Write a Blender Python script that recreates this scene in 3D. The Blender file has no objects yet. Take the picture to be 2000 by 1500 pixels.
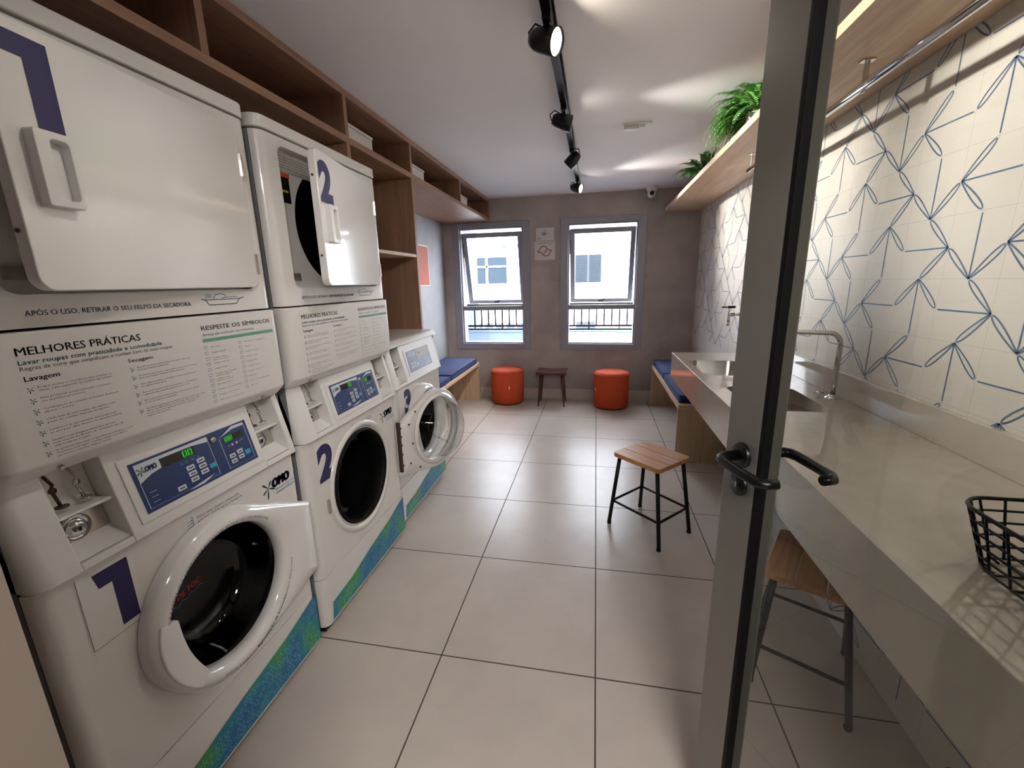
import bpy, math, random
from mathutils import Vector, Matrix, Euler

SC = bpy.context.scene
COL = SC.collection
random.seed(7)
PI = math.pi

# ------------------------------------------------------------------ camera
YAW, PITCH, ROLL, FOC = -0.19462948, -0.2329099, -0.02258268, 0.8357802
def cam_axes():
    cy, sy, cp, sp = math.cos(YAW), math.sin(YAW), math.cos(PITCH), math.sin(PITCH)
    f = Vector((sy*cp, cy*cp, sp)); r = Vector((cy, -sy, 0)); u = r.cross(f)
    c, s = math.cos(ROLL), math.sin(ROLL)
    return c*r + s*u, -s*r + c*u, f
cr, cu, cf = cam_axes()
cd = bpy.data.cameras.new('camera'); cd.sensor_width = 36; cd.sensor_fit = 'HORIZONTAL'
cd.lens = 36*FOC/2.0; cd.clip_start = 0.02; cd.clip_end = 200
cam = bpy.data.objects.new('camera', cd); COL.objects.link(cam)
cam.matrix_world = Matrix(((cr.x, cu.x, -cf.x, 0), (cr.y, cu.y, -cf.y, 0), (cr.z, cu.z, -cf.z, 1.4), (0, 0, 0, 1)))
SC.camera = cam

# ------------------------------------------------------------------ light
SC.view_settings.view_transform = 'Standard'
SC.view_settings.look = 'None'
SC.view_settings.exposure = 2.8
SC.view_settings.gamma = 1
SC.view_settings.use_curve_mapping = False
w = bpy.data.worlds.new('sky'); SC.world = w; w.use_nodes = True
wn = w.node_tree.nodes; wl = w.node_tree.links
bg = wn['Background']; bg.inputs['Color'].default_value = (0.84, 0.90, 1.0, 1); bg.inputs['Strength'].default_value = 2.7

def light(name, kind, loc, target, energy, color=(1, 1, 1), **kw):
    l = bpy.data.lights.new(name, kind); l.energy = energy; l.color = color
    for k, v in kw.items(): setattr(l, k, v)
    o = bpy.data.objects.new(name, l); COL.objects.link(o); o.location = loc
    d = Vector(target) - Vector(loc); o.rotation_euler = d.to_track_quat('-Z', 'Y').to_euler()
    return o
light('sun', 'SUN', (0, 0, 20), (4, 14, 0), 0.8, (1.0, 0.97, 0.92), angle=0.02)
# sky portals in the two window openings
for cx in (-1.225, 0.057):
    p = light('window_portal', 'AREA', (cx, 5.27, 1.35), (cx, 0, 1.35), 1, shape='RECTANGLE', size=0.76, size_y=1.36)
    p.data.cycles.is_portal = True
# unseen fill light added behind the camera, brightens near floor and right wall
light('corridor_fill', 'AREA', (0.5, -1.0, 2.28), (0.4, -0.6, 0), 10, (1.0, 0.97, 0.94), shape='RECTANGLE', size=0.9, size_y=0.4)

# ------------------------------------------------------------------ materials
def lin(c):
    return tuple((v/12.92 if v <= 0.04045 else ((v+0.055)/1.055)**2.4) for v in c)
def hexc(h):
    h = h.lstrip('#'); return lin(tuple(int(h[i:i+2], 16)/255 for i in (0, 2, 4)))
def new_mat(name):
    m = bpy.data.materials.new(name); m.use_nodes = True
    return m, m.node_tree.nodes, m.node_tree.links, m.node_tree.nodes['Principled BSDF']
def P(name, col, rough=0.5, metal=0.0, noise=0.04, nscale=8, bump=0.0, bscale=200, spec=0.5, coat=0.0, emit=None, estr=0):
    m, n, l, b = new_mat(name)
    c = hexc(col) if isinstance(col, str) else col
    b.inputs['Roughness'].default_value = rough; b.inputs['Metallic'].default_value = metal
    b.inputs['Specular IOR Level'].default_value = spec; b.inputs['Coat Weight'].default_value = coat
    tc = n.new('ShaderNodeTexCoord'); nz = n.new('ShaderNodeTexNoise'); nz.inputs['Scale'].default_value = nscale
    nz.inputs['Detail'].default_value = 4
    l.new(tc.outputs['Object'], nz.inputs['Vector'])
    r = n.new('ShaderNodeValToRGB'); l.new(nz.outputs['Fac'], r.inputs['Fac'])
    r.color_ramp.elements[0].position = 0.3; r.color_ramp.elements[1].position = 0.7
    r.color_ramp.elements[0].color = tuple(v*(1-noise) for v in c)+(1,)
    r.color_ramp.elements[1].color = tuple(min(1, v*(1+noise)) for v in c)+(1,)
    l.new(r.outputs['Color'], b.inputs['Base Color'])
    if bump:
        n2 = n.new('ShaderNodeTexNoise'); n2.inputs['Scale'].default_value = bscale; l.new(tc.outputs['Object'], n2.inputs['Vector'])
        bp = n.new('ShaderNodeBump'); bp.inputs['Strength'].default_value = bump; bp.inputs['Distance'].default_value = 0.002
        l.new(n2.outputs['Fac'], bp.inputs['Height']); l.new(bp.outputs['Normal'], b.inputs['Normal'])
    if emit:
        b.inputs['Emission Color'].default_value = hexc(emit)+(1,); b.inputs['Emission Strength'].default_value = estr
    return m
def wood(name, c1, c2, axis='Y', rough=0.45, scale=1.0):
    m, n, l, b = new_mat(name)
    tc = n.new('ShaderNodeTexCoord'); mp = n.new('ShaderNodeMapping')
    s = {'X': (1.2, 22, 22), 'Y': (22, 1.2, 22), 'Z': (22, 22, 1.2)}[axis]
    mp.inputs['Scale'].default_value = tuple(v*scale for v in s)
    l.new(tc.outputs['Object'], mp.inputs['Vector'])
    nz = n.new('ShaderNodeTexNoise'); nz.inputs['Scale'].default_value = 2.2; nz.inputs['Detail'].default_value = 8; nz.inputs['Distortion'].default_value = 0.6
    l.new(mp.outputs['Vector'], nz.inputs['Vector'])
    r = n.new('ShaderNodeValToRGB'); l.new(nz.outputs['Fac'], r.inputs['Fac'])
    r.color_ramp.elements[0].position = 0.32; r.color_ramp.elements[1].position = 0.68
    r.color_ramp.elements[0].color = hexc(c1)+(1,); r.color_ramp.elements[1].color = hexc(c2)+(1,)
    l.new(r.outputs['Color'], b.inputs['Base Color']); b.inputs['Roughness'].default_value = rough
    bp = n.new('ShaderNodeBump'); bp.inputs['Strength'].default_value = 0.06; bp.inputs['Distance'].default_value = 0.001
    l.new(nz.outputs['Fac'], bp.inputs['Height']); l.new(bp.outputs['Normal'], b.inputs['Normal'])
    return m
def tiles(name, base, grout, ax, ay, o, size, lw, rough=0.3, mott=0.06, mscale=3.0, coat=0.0):
    """square tile grid: ax, ay = world axes used"""
    m, n, l, b = new_mat(name)
    ge = n.new('ShaderNodeNewGeometry'); sp = n.new('ShaderNodeSeparateXYZ'); l.new(ge.outputs['Position'], sp.inputs['Vector'])
    def ln(axis, off, sz):
        a = n.new('ShaderNodeMath'); a.operation = 'SUBTRACT'; l.new(sp.outputs[axis], a.inputs[0]); a.inputs[1].default_value = off - 50*sz - sz/2
        q = n.new('ShaderNodeMath'); q.operation = 'MODULO'; l.new(a.outputs[0], q.inputs[0]); q.inputs[1].default_value = sz
        s = n.new('ShaderNodeMath'); s.operation = 'SUBTRACT'; l.new(q.outputs[0], s.inputs[0]); s.inputs[1].default_value = sz/2
        t = n.new('ShaderNodeMath'); t.operation = 'ABSOLUTE'; l.new(s.outputs[0], t.inputs[0])
        g = n.new('ShaderNodeMath'); g.operation = 'LESS_THAN'; l.new(t.outputs[0], g.inputs[0]); g.inputs[1].default_value = lw/2
        return g
    g1 = ln(ax, o[0], size[0]); g2 = ln(ay, o[1], size[1])
    mx = n.new('ShaderNodeMath'); mx.operation = 'MAXIMUM'; l.new(g1.outputs[0], mx.inputs[0]); l.new(g2.outputs[0], mx.inputs[1])
    nz = n.new('ShaderNodeTexNoise'); nz.inputs['Scale'].default_value = mscale; nz.inputs['Detail'].default_value = 6; nz.inputs['Roughness'].default_value = 0.6
    l.new(ge.outputs['Position'], nz.inputs['Vector'])
    r = n.new('ShaderNodeValToRGB'); l.new(nz.outputs['Fac'], r.inputs['Fac']); c = hexc(base)
    r.color_ramp.elements[0].position = 0.3; r.color_ramp.elements[1].position = 0.7
    r.color_ramp.elements[0].color = tuple(v*(1-mott) for v in c)+(1,); r.color_ramp.elements[1].color = tuple(v*(1+mott) for v in c)+(1,)
    mix = n.new('ShaderNodeMix'); mix.data_type = 'RGBA'
    l.new(mx.outputs[0], mix.inputs['Factor']); l.new(r.outputs['Color'], mix.inputs['A']); mix.inputs['B'].default_value = hexc(grout)+(1,)
    l.new(mix.outputs['Result'], b.inputs['Base Color'])
    rr = n.new('ShaderNodeMapRange'); l.new(mx.outputs[0], rr.inputs['Value']); rr.inputs['To Min'].default_value = rough; rr.inputs['To Max'].default_value = 0.8
    l.new(rr.outputs['Result'], b.inputs['Roughness']); b.inputs['Coat Weight'].default_value = coat
    return m
def thin_glass(name, tint=(1, 1, 1), refl=1.0):
    m, n, l, b = new_mat(name); n.remove(b)
    out = n['Material Output']; t = n.new('ShaderNodeBsdfTransparent'); t.inputs['Color'].default_value = tint+(1,)
    g = n.new('ShaderNodeBsdfGlossy'); g.inputs['Roughness'].default_value = 0.0
    fr = n.new('ShaderNodeFresnel'); fr.inputs['IOR'].default_value = 1.45
    ge = n.new('ShaderNodeNewGeometry'); iv = n.new('ShaderNodeMath'); iv.operation = 'SUBTRACT'; iv.inputs[0].default_value = refl; l.new(ge.outputs['Backfacing'], iv.inputs[1]); iv.use_clamp = True
    mu = n.new('ShaderNodeMath'); mu.operation = 'MULTIPLY'; l.new(iv.outputs[0], mu.inputs[1]); l.new(fr.outputs[0], mu.inputs[0])
    mx = n.new('ShaderNodeMixShader'); l.new(mu.outputs[0], mx.inputs[0]); l.new(t.outputs[0], mx.inputs[1]); l.new(g.outputs[0], mx.inputs[2])
    l.new(mx.outputs[0], out.inputs['Surface'])
    return m
M = {}
M['machine'] = P('enamel_white', '#dcd9d4', 0.28, noise=0.01, coat=0.3)
M['plastic'] = P('plastic_white', '#dedcd8', 0.33, noise=0.01)
M['door_white'] = P('gloss_white', '#e2e0dc', 0.12, noise=0.01, coat=0.5)
M['side'] = P('enamel_side_shaded', '#88888c', 0.4, noise=0.02)  # white enamel greyed down: shade on the machine flanks is put into the colour
M['navy'] = P('navy_vinyl', '#231f52', 0.5, noise=0.02)
M['panelblue'] = P('membrane_blue', '#1f3667', 0.3, noise=0.05)
M['black'] = P('black_plastic', '#060607', 0.35, spec=0.35)
M['rubber'] = P('rubber', '#060606', 0.6, spec=0.2)
M['drum'] = P('drum_steel', '#1a1a1b', 0.35, metal=0.6)
M['chrome'] = P('chrome', '#d6d6d8', 0.08, metal=1.0, noise=0.01)
M['steel'] = P('brushed_steel', '#cfc9bf', 0.2, metal=1.0, noise=0.06, nscale=30)
M['darkmetal'] = P('dark_metal', '#5a4a42', 0.4, metal=0.8, noise=0.1)
M['ink'] = P('ink_dark', '#1c1840', 0.6)
M['inkgrey'] = P('ink_grey', '#5a5058', 0.6)
M['inkcyan'] = P('ink_cyan', '#2e8fb4', 0.6)
M['inkblue'] = P('ink_blue', '#2f6f9c', 0.6)
M['inkgreen'] = P('ink_green', '#6aa287', 0.6)
M['splash'] = P('splash_green', '#2c4a42', 0.6)
M['whiteink'] = P('ink_white', '#cdd4dc', 0.5)
M['cyanbtn'] = P('button_cyan', '#29a3c8', 0.4)
M['led'] = P('led_green', '#063a08', 0.4, emit='#20ff2a', estr=0.11)
M['ledbg'] = P('led_window', '#0d0f0a', 0.2)
M['led_glow'] = P('led_back', '#0a4a0c', 0.3)
M['redreflect'] = P('reflection_red', '#b02a20', 0.6)
M['signred'] = P('sign_red', '#a51f28', 0.5)
M['paper'] = P('sign_plate', '#c9c6c2', 0.45, noise=0.02)
M['seam'] = P('seam_shadow_gap', '#2a2826', 0.8)
M['ceil'] = P('painted_plaster', '#e8e3e3', 0.85, noise=0.015, nscale=2, bump=0.05, bscale=90)
M['cement'] = P('burnt_cement', '#a69b97', 0.62, noise=0.16, nscale=3.2, bump=0.12, bscale=25)
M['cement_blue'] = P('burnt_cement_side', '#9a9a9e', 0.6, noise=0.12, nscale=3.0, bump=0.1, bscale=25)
M['hall'] = P('hall_paint', '#7c7064', 0.8, noise=0.03)
M['floor'] = tiles('floor_porcelain', '#bcb1a7', '#4c453f', 'X', 'Y', (-0.5569, 1.291), (0.5853, 0.6162), 0.0055, rough=0.30, mott=0.07, mscale=4)
GY, GZ, G0Y, G0Z = 0.10136, 0.0951, 1.425, 1.0007
M['azulejo'] = tiles('glazed_tile', '#d9d2c8', '#c4bcb1', 'Y', 'Z', (G0Y, G0Z), (2*GY, 2*GZ), 0.0016, rough=0.34, mott=0.02, mscale=6)
M['tileline'] = P('tile_line_blue', '#57708c', 0.35, noise=0.12, nscale=20)
M['skirting'] = P('skirting_porcelain', '#c2b7ac', 0.4, noise=0.05)
M['oak_y'] = wood('oak_y', '#8a6850', '#a07c64', 'Y')
M['oak_z'] = wood('oak_z', '#8a6850', '#a07c64', 'Z')
M['oak_pale_y'] = wood('oak_pale_y', '#bd9e82', '#d2b498', 'Y')
M['oak_pale_z'] = wood('oak_pale_z', '#b3967c', '#c9ad92', 'Z')
M['teak'] = wood('teak', '#b67c4e', '#d09a68', 'X', scale=1.6)
M['darkwood'] = wood('dark_wood', '#3a1a16', '#5c3028', 'X', rough=0.3, scale=2)
M['blacksteel'] = P('black_steel', '#17181a', 0.4, metal=0.5)
M['counter'] = P('quartz_counter', '#c6bbb0', 0.07, noise=0.05, nscale=14, coat=0.5)
M['navyfab'] = P('navy_fabric', '#1f2f5c', 0.85, noise=0.15, nscale=14, bump=0.3, bscale=500)
M['orangefab'] = P('orange_fabric', '#bf4721', 0.85, noise=0.06, nscale=30, bump=0.3, bscale=500)
M['pink'] = P('tag_pink', '#e8b3a0', 0.6)
M['alu'] = P('grey_aluminium', '#94949c', 0.42, metal=0.2, noise=0.02)
M['doorframe'] = P('door_aluminium', '#85827c', 0.32, metal=0.35, noise=0.02)
M['pane'] = thin_glass('window_glass')
M['doorglass'] = thin_glass('door_glass', (0.86, 0.87, 0.85), 1.0)
M['facade'] = P('white_render', '#e6e6e6', 0.8, spec=0)
M['bluewall'] = P('pale_blue_render', '#626d7a', 0.8, spec=0)
M['extglass'] = P('far_window_glass', '#2c353c', 0.5, spec=0.05)
M['shutter'] = P('far_shutter', '#4a4e52', 0.6, spec=0)
M['rail'] = P('rail_iron', '#120f0e', 0.6, spec=0.1)
M['dark'] = P('dark_interior', '#2b1e1c', 0.8)
M['asphalt'] = P('asphalt', '#8a8886', 0.9)
M['leaf'] = P('fern_green', '#5a9a34', 0.55, noise=0.35, nscale=30)
M['leaf2'] = P('fern_dark_green', '#3f7034', 0.55, noise=0.35, nscale=30)
M['pot'] = P('white_pot', '#d5d2cc', 0.5)
M['box'] = P('white_storage_box', '#cfc9c2', 0.6, noise=0.04)
M['orangelab'] = P('label_orange', '#c85a28', 0.5)
M['yellowlab'] = P('label_yellow', '#b8b428', 0.5)
M['labgrey'] = P('label_silver', '#a9a59c', 0.4, noise=0.15, nscale=60)
M['pinkpaper'] = P('poster_salmon', '#b8604c', 0.7, noise=0.06)
M['lens'] = P('lamp_lens', '#ffffff', 0.3, emit='#fff3dc', estr=12)
M['lens_soft'] = P('lamp_lens_side', '#ffffff', 0.3, emit='#fff8ee', estr=4)
M['camdark'] = P('camera_dome', '#14141a', 0.1)
# swoosh: blue to green marbling
m, n, l, b = new_mat('wave_print')
tc = n.new('ShaderNodeTexCoord'); nz = n.new('ShaderNodeTexNoise'); nz.inputs['Scale'].default_value = 7; nz.inputs['Detail'].default_value = 5
l.new(tc.outputs['Object'], nz.inputs['Vector']); r = n.new('ShaderNodeValToRGB'); l.new(nz.outputs['Fac'], r.inputs['Fac'])
e = r.color_ramp.elements; e[0].position = 0.36; e[0].color = hexc('#1a64a0')+(1,); e[1].position = 0.66; e[1].color = hexc('#3d9450')+(1,)
x = e.new(0.50); x.color = hexc('#227f98')+(1,); l.new(r.outputs['Color'], b.inputs['Base Color']); b.inputs['Roughness'].default_value = 0.4
M['wave'] = m
M['ring'] = P('wave_ring_print', '#86c6d0', 0.5, noise=0.2)
# clear moulded glass of the washer doors
m, n, l, b = new_mat('bowl_glass'); b.inputs['Transmission Weight'].default_value = 1; b.inputs['Roughness'].default_value = 0.02
b.inputs['IOR'].default_value = 1.45; b.inputs['Base Color'].default_value = (0.93, 0.96, 0.96, 1); M['bowl'] = thin_glass('bowl_clear', (0.86, 0.88, 0.88))
M['bowl_dark'] = thin_glass('bowl_smoked', (0.35, 0.35, 0.36))

# ------------------------------------------------------------------ mesh builder
class MB:
    def __init__(s): s.v = []; s.f = []; s.m = []; s.sm = []
    def add(s, vs, fs, mi=0, smooth=False):
        o = len(s.v); s.v += [tuple(v) for v in vs]
        for f in fs: s.f.append(tuple(i+o for i in f)); s.m.append(mi); s.sm.append(smooth)
        return s
    def box(s, x0, x1, y0, y1, z0, z1, mi=0, skip=(), tf=None):
        vs = [(x, y, z) for x in (x0, x1) for y in (y0, y1) for z in (z0, z1)]
        fs = dict(xn=(0, 1, 3, 2), xp=(4, 6, 7, 5), yn=(0, 4, 5, 1), yp=(2, 3, 7, 6), zn=(0, 2, 6, 4), zp=(1, 5, 7, 3))
        if tf: vs = [tf(*v) for v in vs]
        return s.add(vs, [f for k, f in fs.items() if k not in skip], mi)
    def tube(s, pts, r, seg=10, mi=0, closed=False, cap=True, smooth=True):
        pts = [Vector(p) for p in pts]; n = len(pts); rs = r if isinstance(r, (list, tuple)) else [r]*n
        vs = []; prev = None
        for i, p in enumerate(pts):
            a = pts[(i-1) % n] if (closed or i > 0) else p; b = pts[(i+1) % n] if (closed or i < n-1) else p
            t = (b-a).normalized()
            if prev is None:
                up = Vector((0, 0, 1)) if abs(t.z) < 0.9 else Vector((1, 0, 0)); nn = t.cross(up).normalized()
            else:
                nn = (prev - t*prev.dot(t)).normalized()
            prev = nn; bb = t.cross(nn)
            for k in range(seg):
                q = 2*PI*k/seg; vs.append(p + (nn*math.cos(q)+bb*math.sin(q))*rs[i])
        fs = []
        for i in range(n if closed else n-1):
            j = (i+1) % n
            for k in range(seg):
                k2 = (k+1) % seg; fs.append((i*seg+k, i*seg+k2, j*seg+k2, j*seg+k))
        if cap and not closed:
            fs.append(tuple(range(seg))[::-1]); fs.append(tuple((n-1)*seg+k for k in range(seg)))
        return s.add(vs, fs, mi, smooth)
    def lathe(s, prof, c, axis='Z', seg=40, mi=0, smooth=True, cap0=False, cap1=False):
        """prof = [(r, h)...]; revolve about axis through c"""
        vs = []
        for r, h in prof:
            for k in range(seg):
                q = 2*PI*k/seg; a, b = r*math.cos(q), r*math.sin(q)
                vs.append({'Z': (c[0]+a, c[1]+b, c[2]+h), 'X': (c[0]+h, c[1]+a, c[2]+b), 'Y': (c[0]+b, c[1]+h, c[2]+a)}[axis])
        fs = []
        for i in range(len(prof)-1):
            for k in range(seg):
                k2 = (k+1) % seg; fs.append((i*seg+k, i*seg+k2, (i+1)*seg+k2, (i+1)*seg+k))
        if cap0: fs.append(tuple(range(seg))[::-1])
        if cap1: fs.append(tuple((len(prof)-1)*seg+k for k in range(seg)))
        return s.add(vs, fs, mi, smooth)
    def loft(s, rings, mi=0, smooth=False, cap_last=False, cap_first=False):
        n = len(rings[0]); vs = [p for r in rings for p in r]; fs = []
        for i in range(len(rings)-1):
            for k in range(n):
                k2 = (k+1) % n; fs.append((i*n+k, i*n+k2, (i+1)*n+k2, (i+1)*n+k))
        if cap_last: fs.append(tuple((len(rings)-1)*n+k for k in range(n)))
        if cap_first: fs.append(tuple(range(n))[::-1])
        return s.add(vs, fs, mi, smooth)
    def prism(s, poly, mapf, d0, d1, mi=0):
        """poly 2D, mapf(a,b,d)->xyz"""
        n = len(poly); vs = [mapf(a, b, d0) for a, b in poly]+[mapf(a, b, d1) for a, b in poly]
        fs = [tuple(range(n))[::-1], tuple(range(n, 2*n))]+[(k, (k+1) % n, n+(k+1) % n, n+k) for k in range(n)]
        return s.add(vs, fs, mi)
    def build(s, name, mats, parent=None, bevel=0, segs=3, fix=True, angle=35):
        me = bpy.data.meshes.new(name); me.from_pydata(s.v, [], s.f)
        for mt in (mats if isinstance(mats, (list, tuple)) else [mats]): me.materials.append(M[mt] if isinstance(mt, str) else mt)
        for i, p in enumerate(me.polygons): p.material_index = s.m[i]; p.use_smooth = s.sm[i]
        if fix:
            import bmesh
            bm = bmesh.new(); bm.from_mesh(me); bmesh.ops.recalc_face_normals(bm, faces=bm.faces); bm.to_mesh(me); bm.free()
        o = bpy.data.objects.new(name, me); COL.objects.link(o)
        if parent: o.parent = parent
        if bevel:
            md = o.modifiers.new('bevel', 'BEVEL'); md.width = bevel; md.segments = segs; md.limit_method = 'ANGLE'; md.angle_limit = math.radians(angle)
            md.harden_normals = False
            for p in me.polygons: p.use_smooth = True
            try:
                es = o.modifiers.new('wn', 'WEIGHTED_NORMAL'); es.keep_sharp = True
            except Exception: pass
        return o
def tag(o, label=None, cat=None, group=None, kind=None):
    if label: o['label'] = label
    if cat: o['category'] = cat
    if group: o['group'] = group
    if kind: o['kind'] = kind
    return o
def empty(name, loc, rz=0, parent=None):
    o = bpy.data.objects.new(name, None); COL.objects.link(o); o.location = loc; o.rotation_euler = (0, 0, rz); o.empty_display_size = 0.1
    if parent: o.parent = parent
    return o
def copy_tree(o, parent=None):
    c = o.copy(); COL.objects.link(c); c.parent = parent
    for ch in list(o.children): copy_tree(ch, c)
    return c
def rrect(a0, a1, b0, b1, r, n=6):
    pts = []
    for cx, cy, q in ((a1-r, b1-r, 0), (a0+r, b1-r, PI/2), (a0+r, b0+r, PI), (a1-r, b0+r, 1.5*PI)):
        for k in range(n+1): pts.append((cx+r*math.cos(q+PI/2*k/n), cy+r*math.sin(q+PI/2*k/n)))
    return pts
def radial(poly, c, angs):
    out = []
    for a in angs:
        dx, dy = math.cos(a), math.sin(a); best = 0
        for i in range(len(poly)):
            x1, y1 = poly[i][0]-c[0], poly[i][1]-c[1]; x2, y2 = poly[(i+1) % len(poly)][0]-c[0], poly[(i+1) % len(poly)][1]-c[1]
            ex, ey = x2-x1, y2-y1; den = dx*ey-dy*ex
            if abs(den) < 1e-12: continue
            t = (x1*ey-y1*ex)/den; u = (x1*dy-y1*dx)/den
            if t > 0 and -1e-6 <= u <= 1+1e-6: best = max(best, t)
        out.append(best)
    return out
def angset(n, *polys_c):
    s = set(round(2*PI*k/n, 6) for k in range(n))
    for poly, c in polys_c:
        for p in poly: s.add(round(math.atan2(p[1]-c[1], p[0]-c[0]) % (2*PI), 6))
    a = sorted(s); return [x for i, x in enumerate(a) if i == 0 or x-a[i-1] > 1e-4]
def plate_hole(mb, outer, c, inner, x0, x1, mi=0, inner_depth=None, vr=0):
    """plate in the y-z plane from x0 (back) to x1 (front) with a hole; inner = polygon"""
    an = angset(48, (outer, c), (inner, c)); ro = radial(outer, c, an); ri = radial(inner, c, an)
    def ring(rr, x): return [(x, c[0]+r*math.cos(a), c[1]+r*math.sin(a)) for r, a in zip(rr, an)]
    d = x0 if inner_depth is None else inner_depth
    if vr:
        ym = (min(p[0] for p in outer)+max(p[0] for p in outer))/2; hw = max(p[0] for p in outer)-ym; base = ring(ro, 0); rs = []
        for k in range(7):
            q = PI/2*k/6; f = (hw-vr*(1-math.cos(q)))/hw; rs.append([(x1-vr+vr*math.sin(q), ym+(y-ym)*f, z) for _, y, z in base])
        mb.loft(rs+[ring(ri, x1), ring(ri, d)], mi); return
    mb.loft([ring(ro, x0), ring(ro, x1), ring(ri, x1), ring(ri, d)], mi)
def front_block(mb, levels, y0, y1, rl, rr, tf=None, mi=0, nseg=5):
    """block whose vertical front corners are rounded; levels = [(z, x_back, x_front)...]"""
    rings = []
    for z, xb, xf in levels:
        pts = [(xb, y0, z)]
        if rl > 0: pts += [(xf-rl+rl*math.sin(PI/2*k/nseg), y0+rl-rl*math.cos(PI/2*k/nseg), z) for k in range(nseg+1)]
        else: pts.append((xf, y0, z))
        if rr > 0: pts += [(xf-rr+rr*math.cos(PI/2*k/nseg), y1-rr+rr*math.sin(PI/2*k/nseg), z) for k in range(nseg+1)]
        else: pts.append((xf, y1, z))
        pts.append((xb, y1, z))
        if tf: pts = [tf(*p) for p in pts]
        rings.append(pts)
    mb.loft(rings, mi, False, cap_last=True, cap_first=True)
VR = 0.034
def circ(c, r, n=48): return [(c[0]+r*math.cos(2*PI*k/n), c[1]+r*math.sin(2*PI*k/n)) for k in range(n)]
def hull(pts):
    pts = sorted(set(pts))
    def half(ps):
        h = []
        for p in ps:
            while len(h) > 1 and (h[-1][0]-h[-2][0])*(p[1]-h[-2][1])-(h[-1][1]-h[-2][1])*(p[0]-h[-2][0]) <= 0: h.pop()
            h.append(p)
        return h[:-1]
    return half(pts)+half(pts[::-1])

# ------------------------------------------------------------------ text as flat printed shapes
_tc = {}
def text2d(s, bold=0.0, res=2):
    k = (s, bold, res)
    if k in _tc: return _tc[k]
    cv = bpy.data.curves.new('t', 'FONT'); cv.body = s; cv.size = 1; cv.resolution_u = res; cv.offset = bold; cv.fill_mode = 'FRONT'
    ob = bpy.data.objects.new('t', cv); COL.objects.link(ob); bpy.context.view_layer.update()
    dg = bpy.context.evaluated_depsgraph_get(); me = bpy.data.meshes.new_from_object(ob.evaluated_get(dg))
    vs = [(v.co.x, v.co.y) for v in me.vertices]; fs = [tuple(p.vertices) for p in me.polygons]
    bpy.data.objects.remove(ob); bpy.data.curves.remove(cv); bpy.data.meshes.remove(me)
    _tc[k] = (vs, fs); return _tc[k]
_cap = {}
def caph(bold):
    if bold not in _cap:
        v, f = text2d('H', bold); _cap[bold] = max(p[1] for p in v)-min(p[1] for p in v)
    return _cap[bold]
class Dec:
    """printed marks on a plane; frame maps (a, b, d) to xyz"""
    def __init__(s, frame): s.fr = frame; s.mb = MB(); s.mats = []
    def mi(s, mat):
        if mat not in s.mats: s.mats.append(mat)
        return s.mats.index(mat)
    def poly(s, pts, mat, d=0.0006): s.mb.add([s.fr(a, b, d) for a, b in pts], [tuple(range(len(pts)))], s.mi(mat)); return s
    def rect(s, a0, a1, b0, b1, mat, d=0.0006): return s.poly([(a0, b0), (a1, b0), (a1, b1), (a0, b1)], mat, d)
    def line(s, pts, wd, mat, d=0.0008, closed=False):
        n = len(pts); rng = range(n if closed else n-1)
        for i in rng:
            (x1, y1), (x2, y2) = pts[i], pts[(i+1) % n]; L = math.hypot(x2-x1, y2-y1) or 1e-9; nx, ny = -(y2-y1)/L*wd/2, (x2-x1)/L*wd/2
            s.poly([(x1+nx, y1+ny), (x1-nx, y1-ny), (x2-nx, y2-ny), (x2+nx, y2+ny)], mat, d)
        return s
    def text(s, t, a, b, h, mat, w=None, bold=0.0, d=0.0008, shear=0.0, bend=None, res=2, align='L'):
        if bold and len(t) > 1:      # heavier weight: the strokes printed again with a slight shift
            n = 2 if bold < 0.03 else 4; ww = w
            for k in range(n):
                off = (k/(n-1)-0.5)*bold*2.2*h/0.7
                if bend: s.text(t, a, b, h, mat, w, 0.0, d, shear, (bend[0], bend[1], bend[2], bend[3]+off/bend[2]*bend[4], bend[4]), res, align)
                else:
                    s.text(t, a+off, b, h, mat, w, 0.0, d, shear, None, res, align)
                    if n == 4: s.text(t, a, b+off*0.4, h, mat, w, 0.0, d, shear, None, res, align)
            return s
        vs, fs = text2d(t, bold, res)
        if not vs: return s
        x0 = min(v[0] for v in vs); x1 = max(v[0] for v in vs); sy = h/caph(bold); sx = sy if w is None else w/(x1-x0)
        if align == 'C': a = a-(x1-x0)*sx/2
        out = []
        for x, y in vs:
            x = (x-x0)*sx+shear*y*sy; y = y*sy
            if bend:
                cx, cy, rad, ang, sgn = bend   # sgn -1: clockwise over the top, +1: counter-clockwise along the bottom
                if sgn < 0: q = ang-x/rad; rr = rad+y
                else: q = ang+x/rad; rr = rad-y
                out.append(s.fr(cx+rr*math.cos(q), cy+rr*math.sin(q), d))
            else: out.append(s.fr(a+x, b+y, d))
        s.mb.add(out, fs, s.mi(mat)); return s
    def build(s, name, parent=None): return s.mb.build(name, s.mats, parent, fix=False)
def drop(dec, cx, cy, ang, L, w, mat, d=0.0009, r0=0.0):
    pts = []
    for k in range(17):
        t = k/16; q = PI*2*t
        u = (1-math.cos(q))/2; v = math.sin(q)*w/2*(0.25+0.75*u)
        pts.append((r0+u*L, v))
    ca, sa = math.cos(ang), math.sin(ang)
    dec.poly([(cx+x*ca-y*sa, cy+x*sa+y*ca) for x, y in pts], mat, d)

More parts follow.
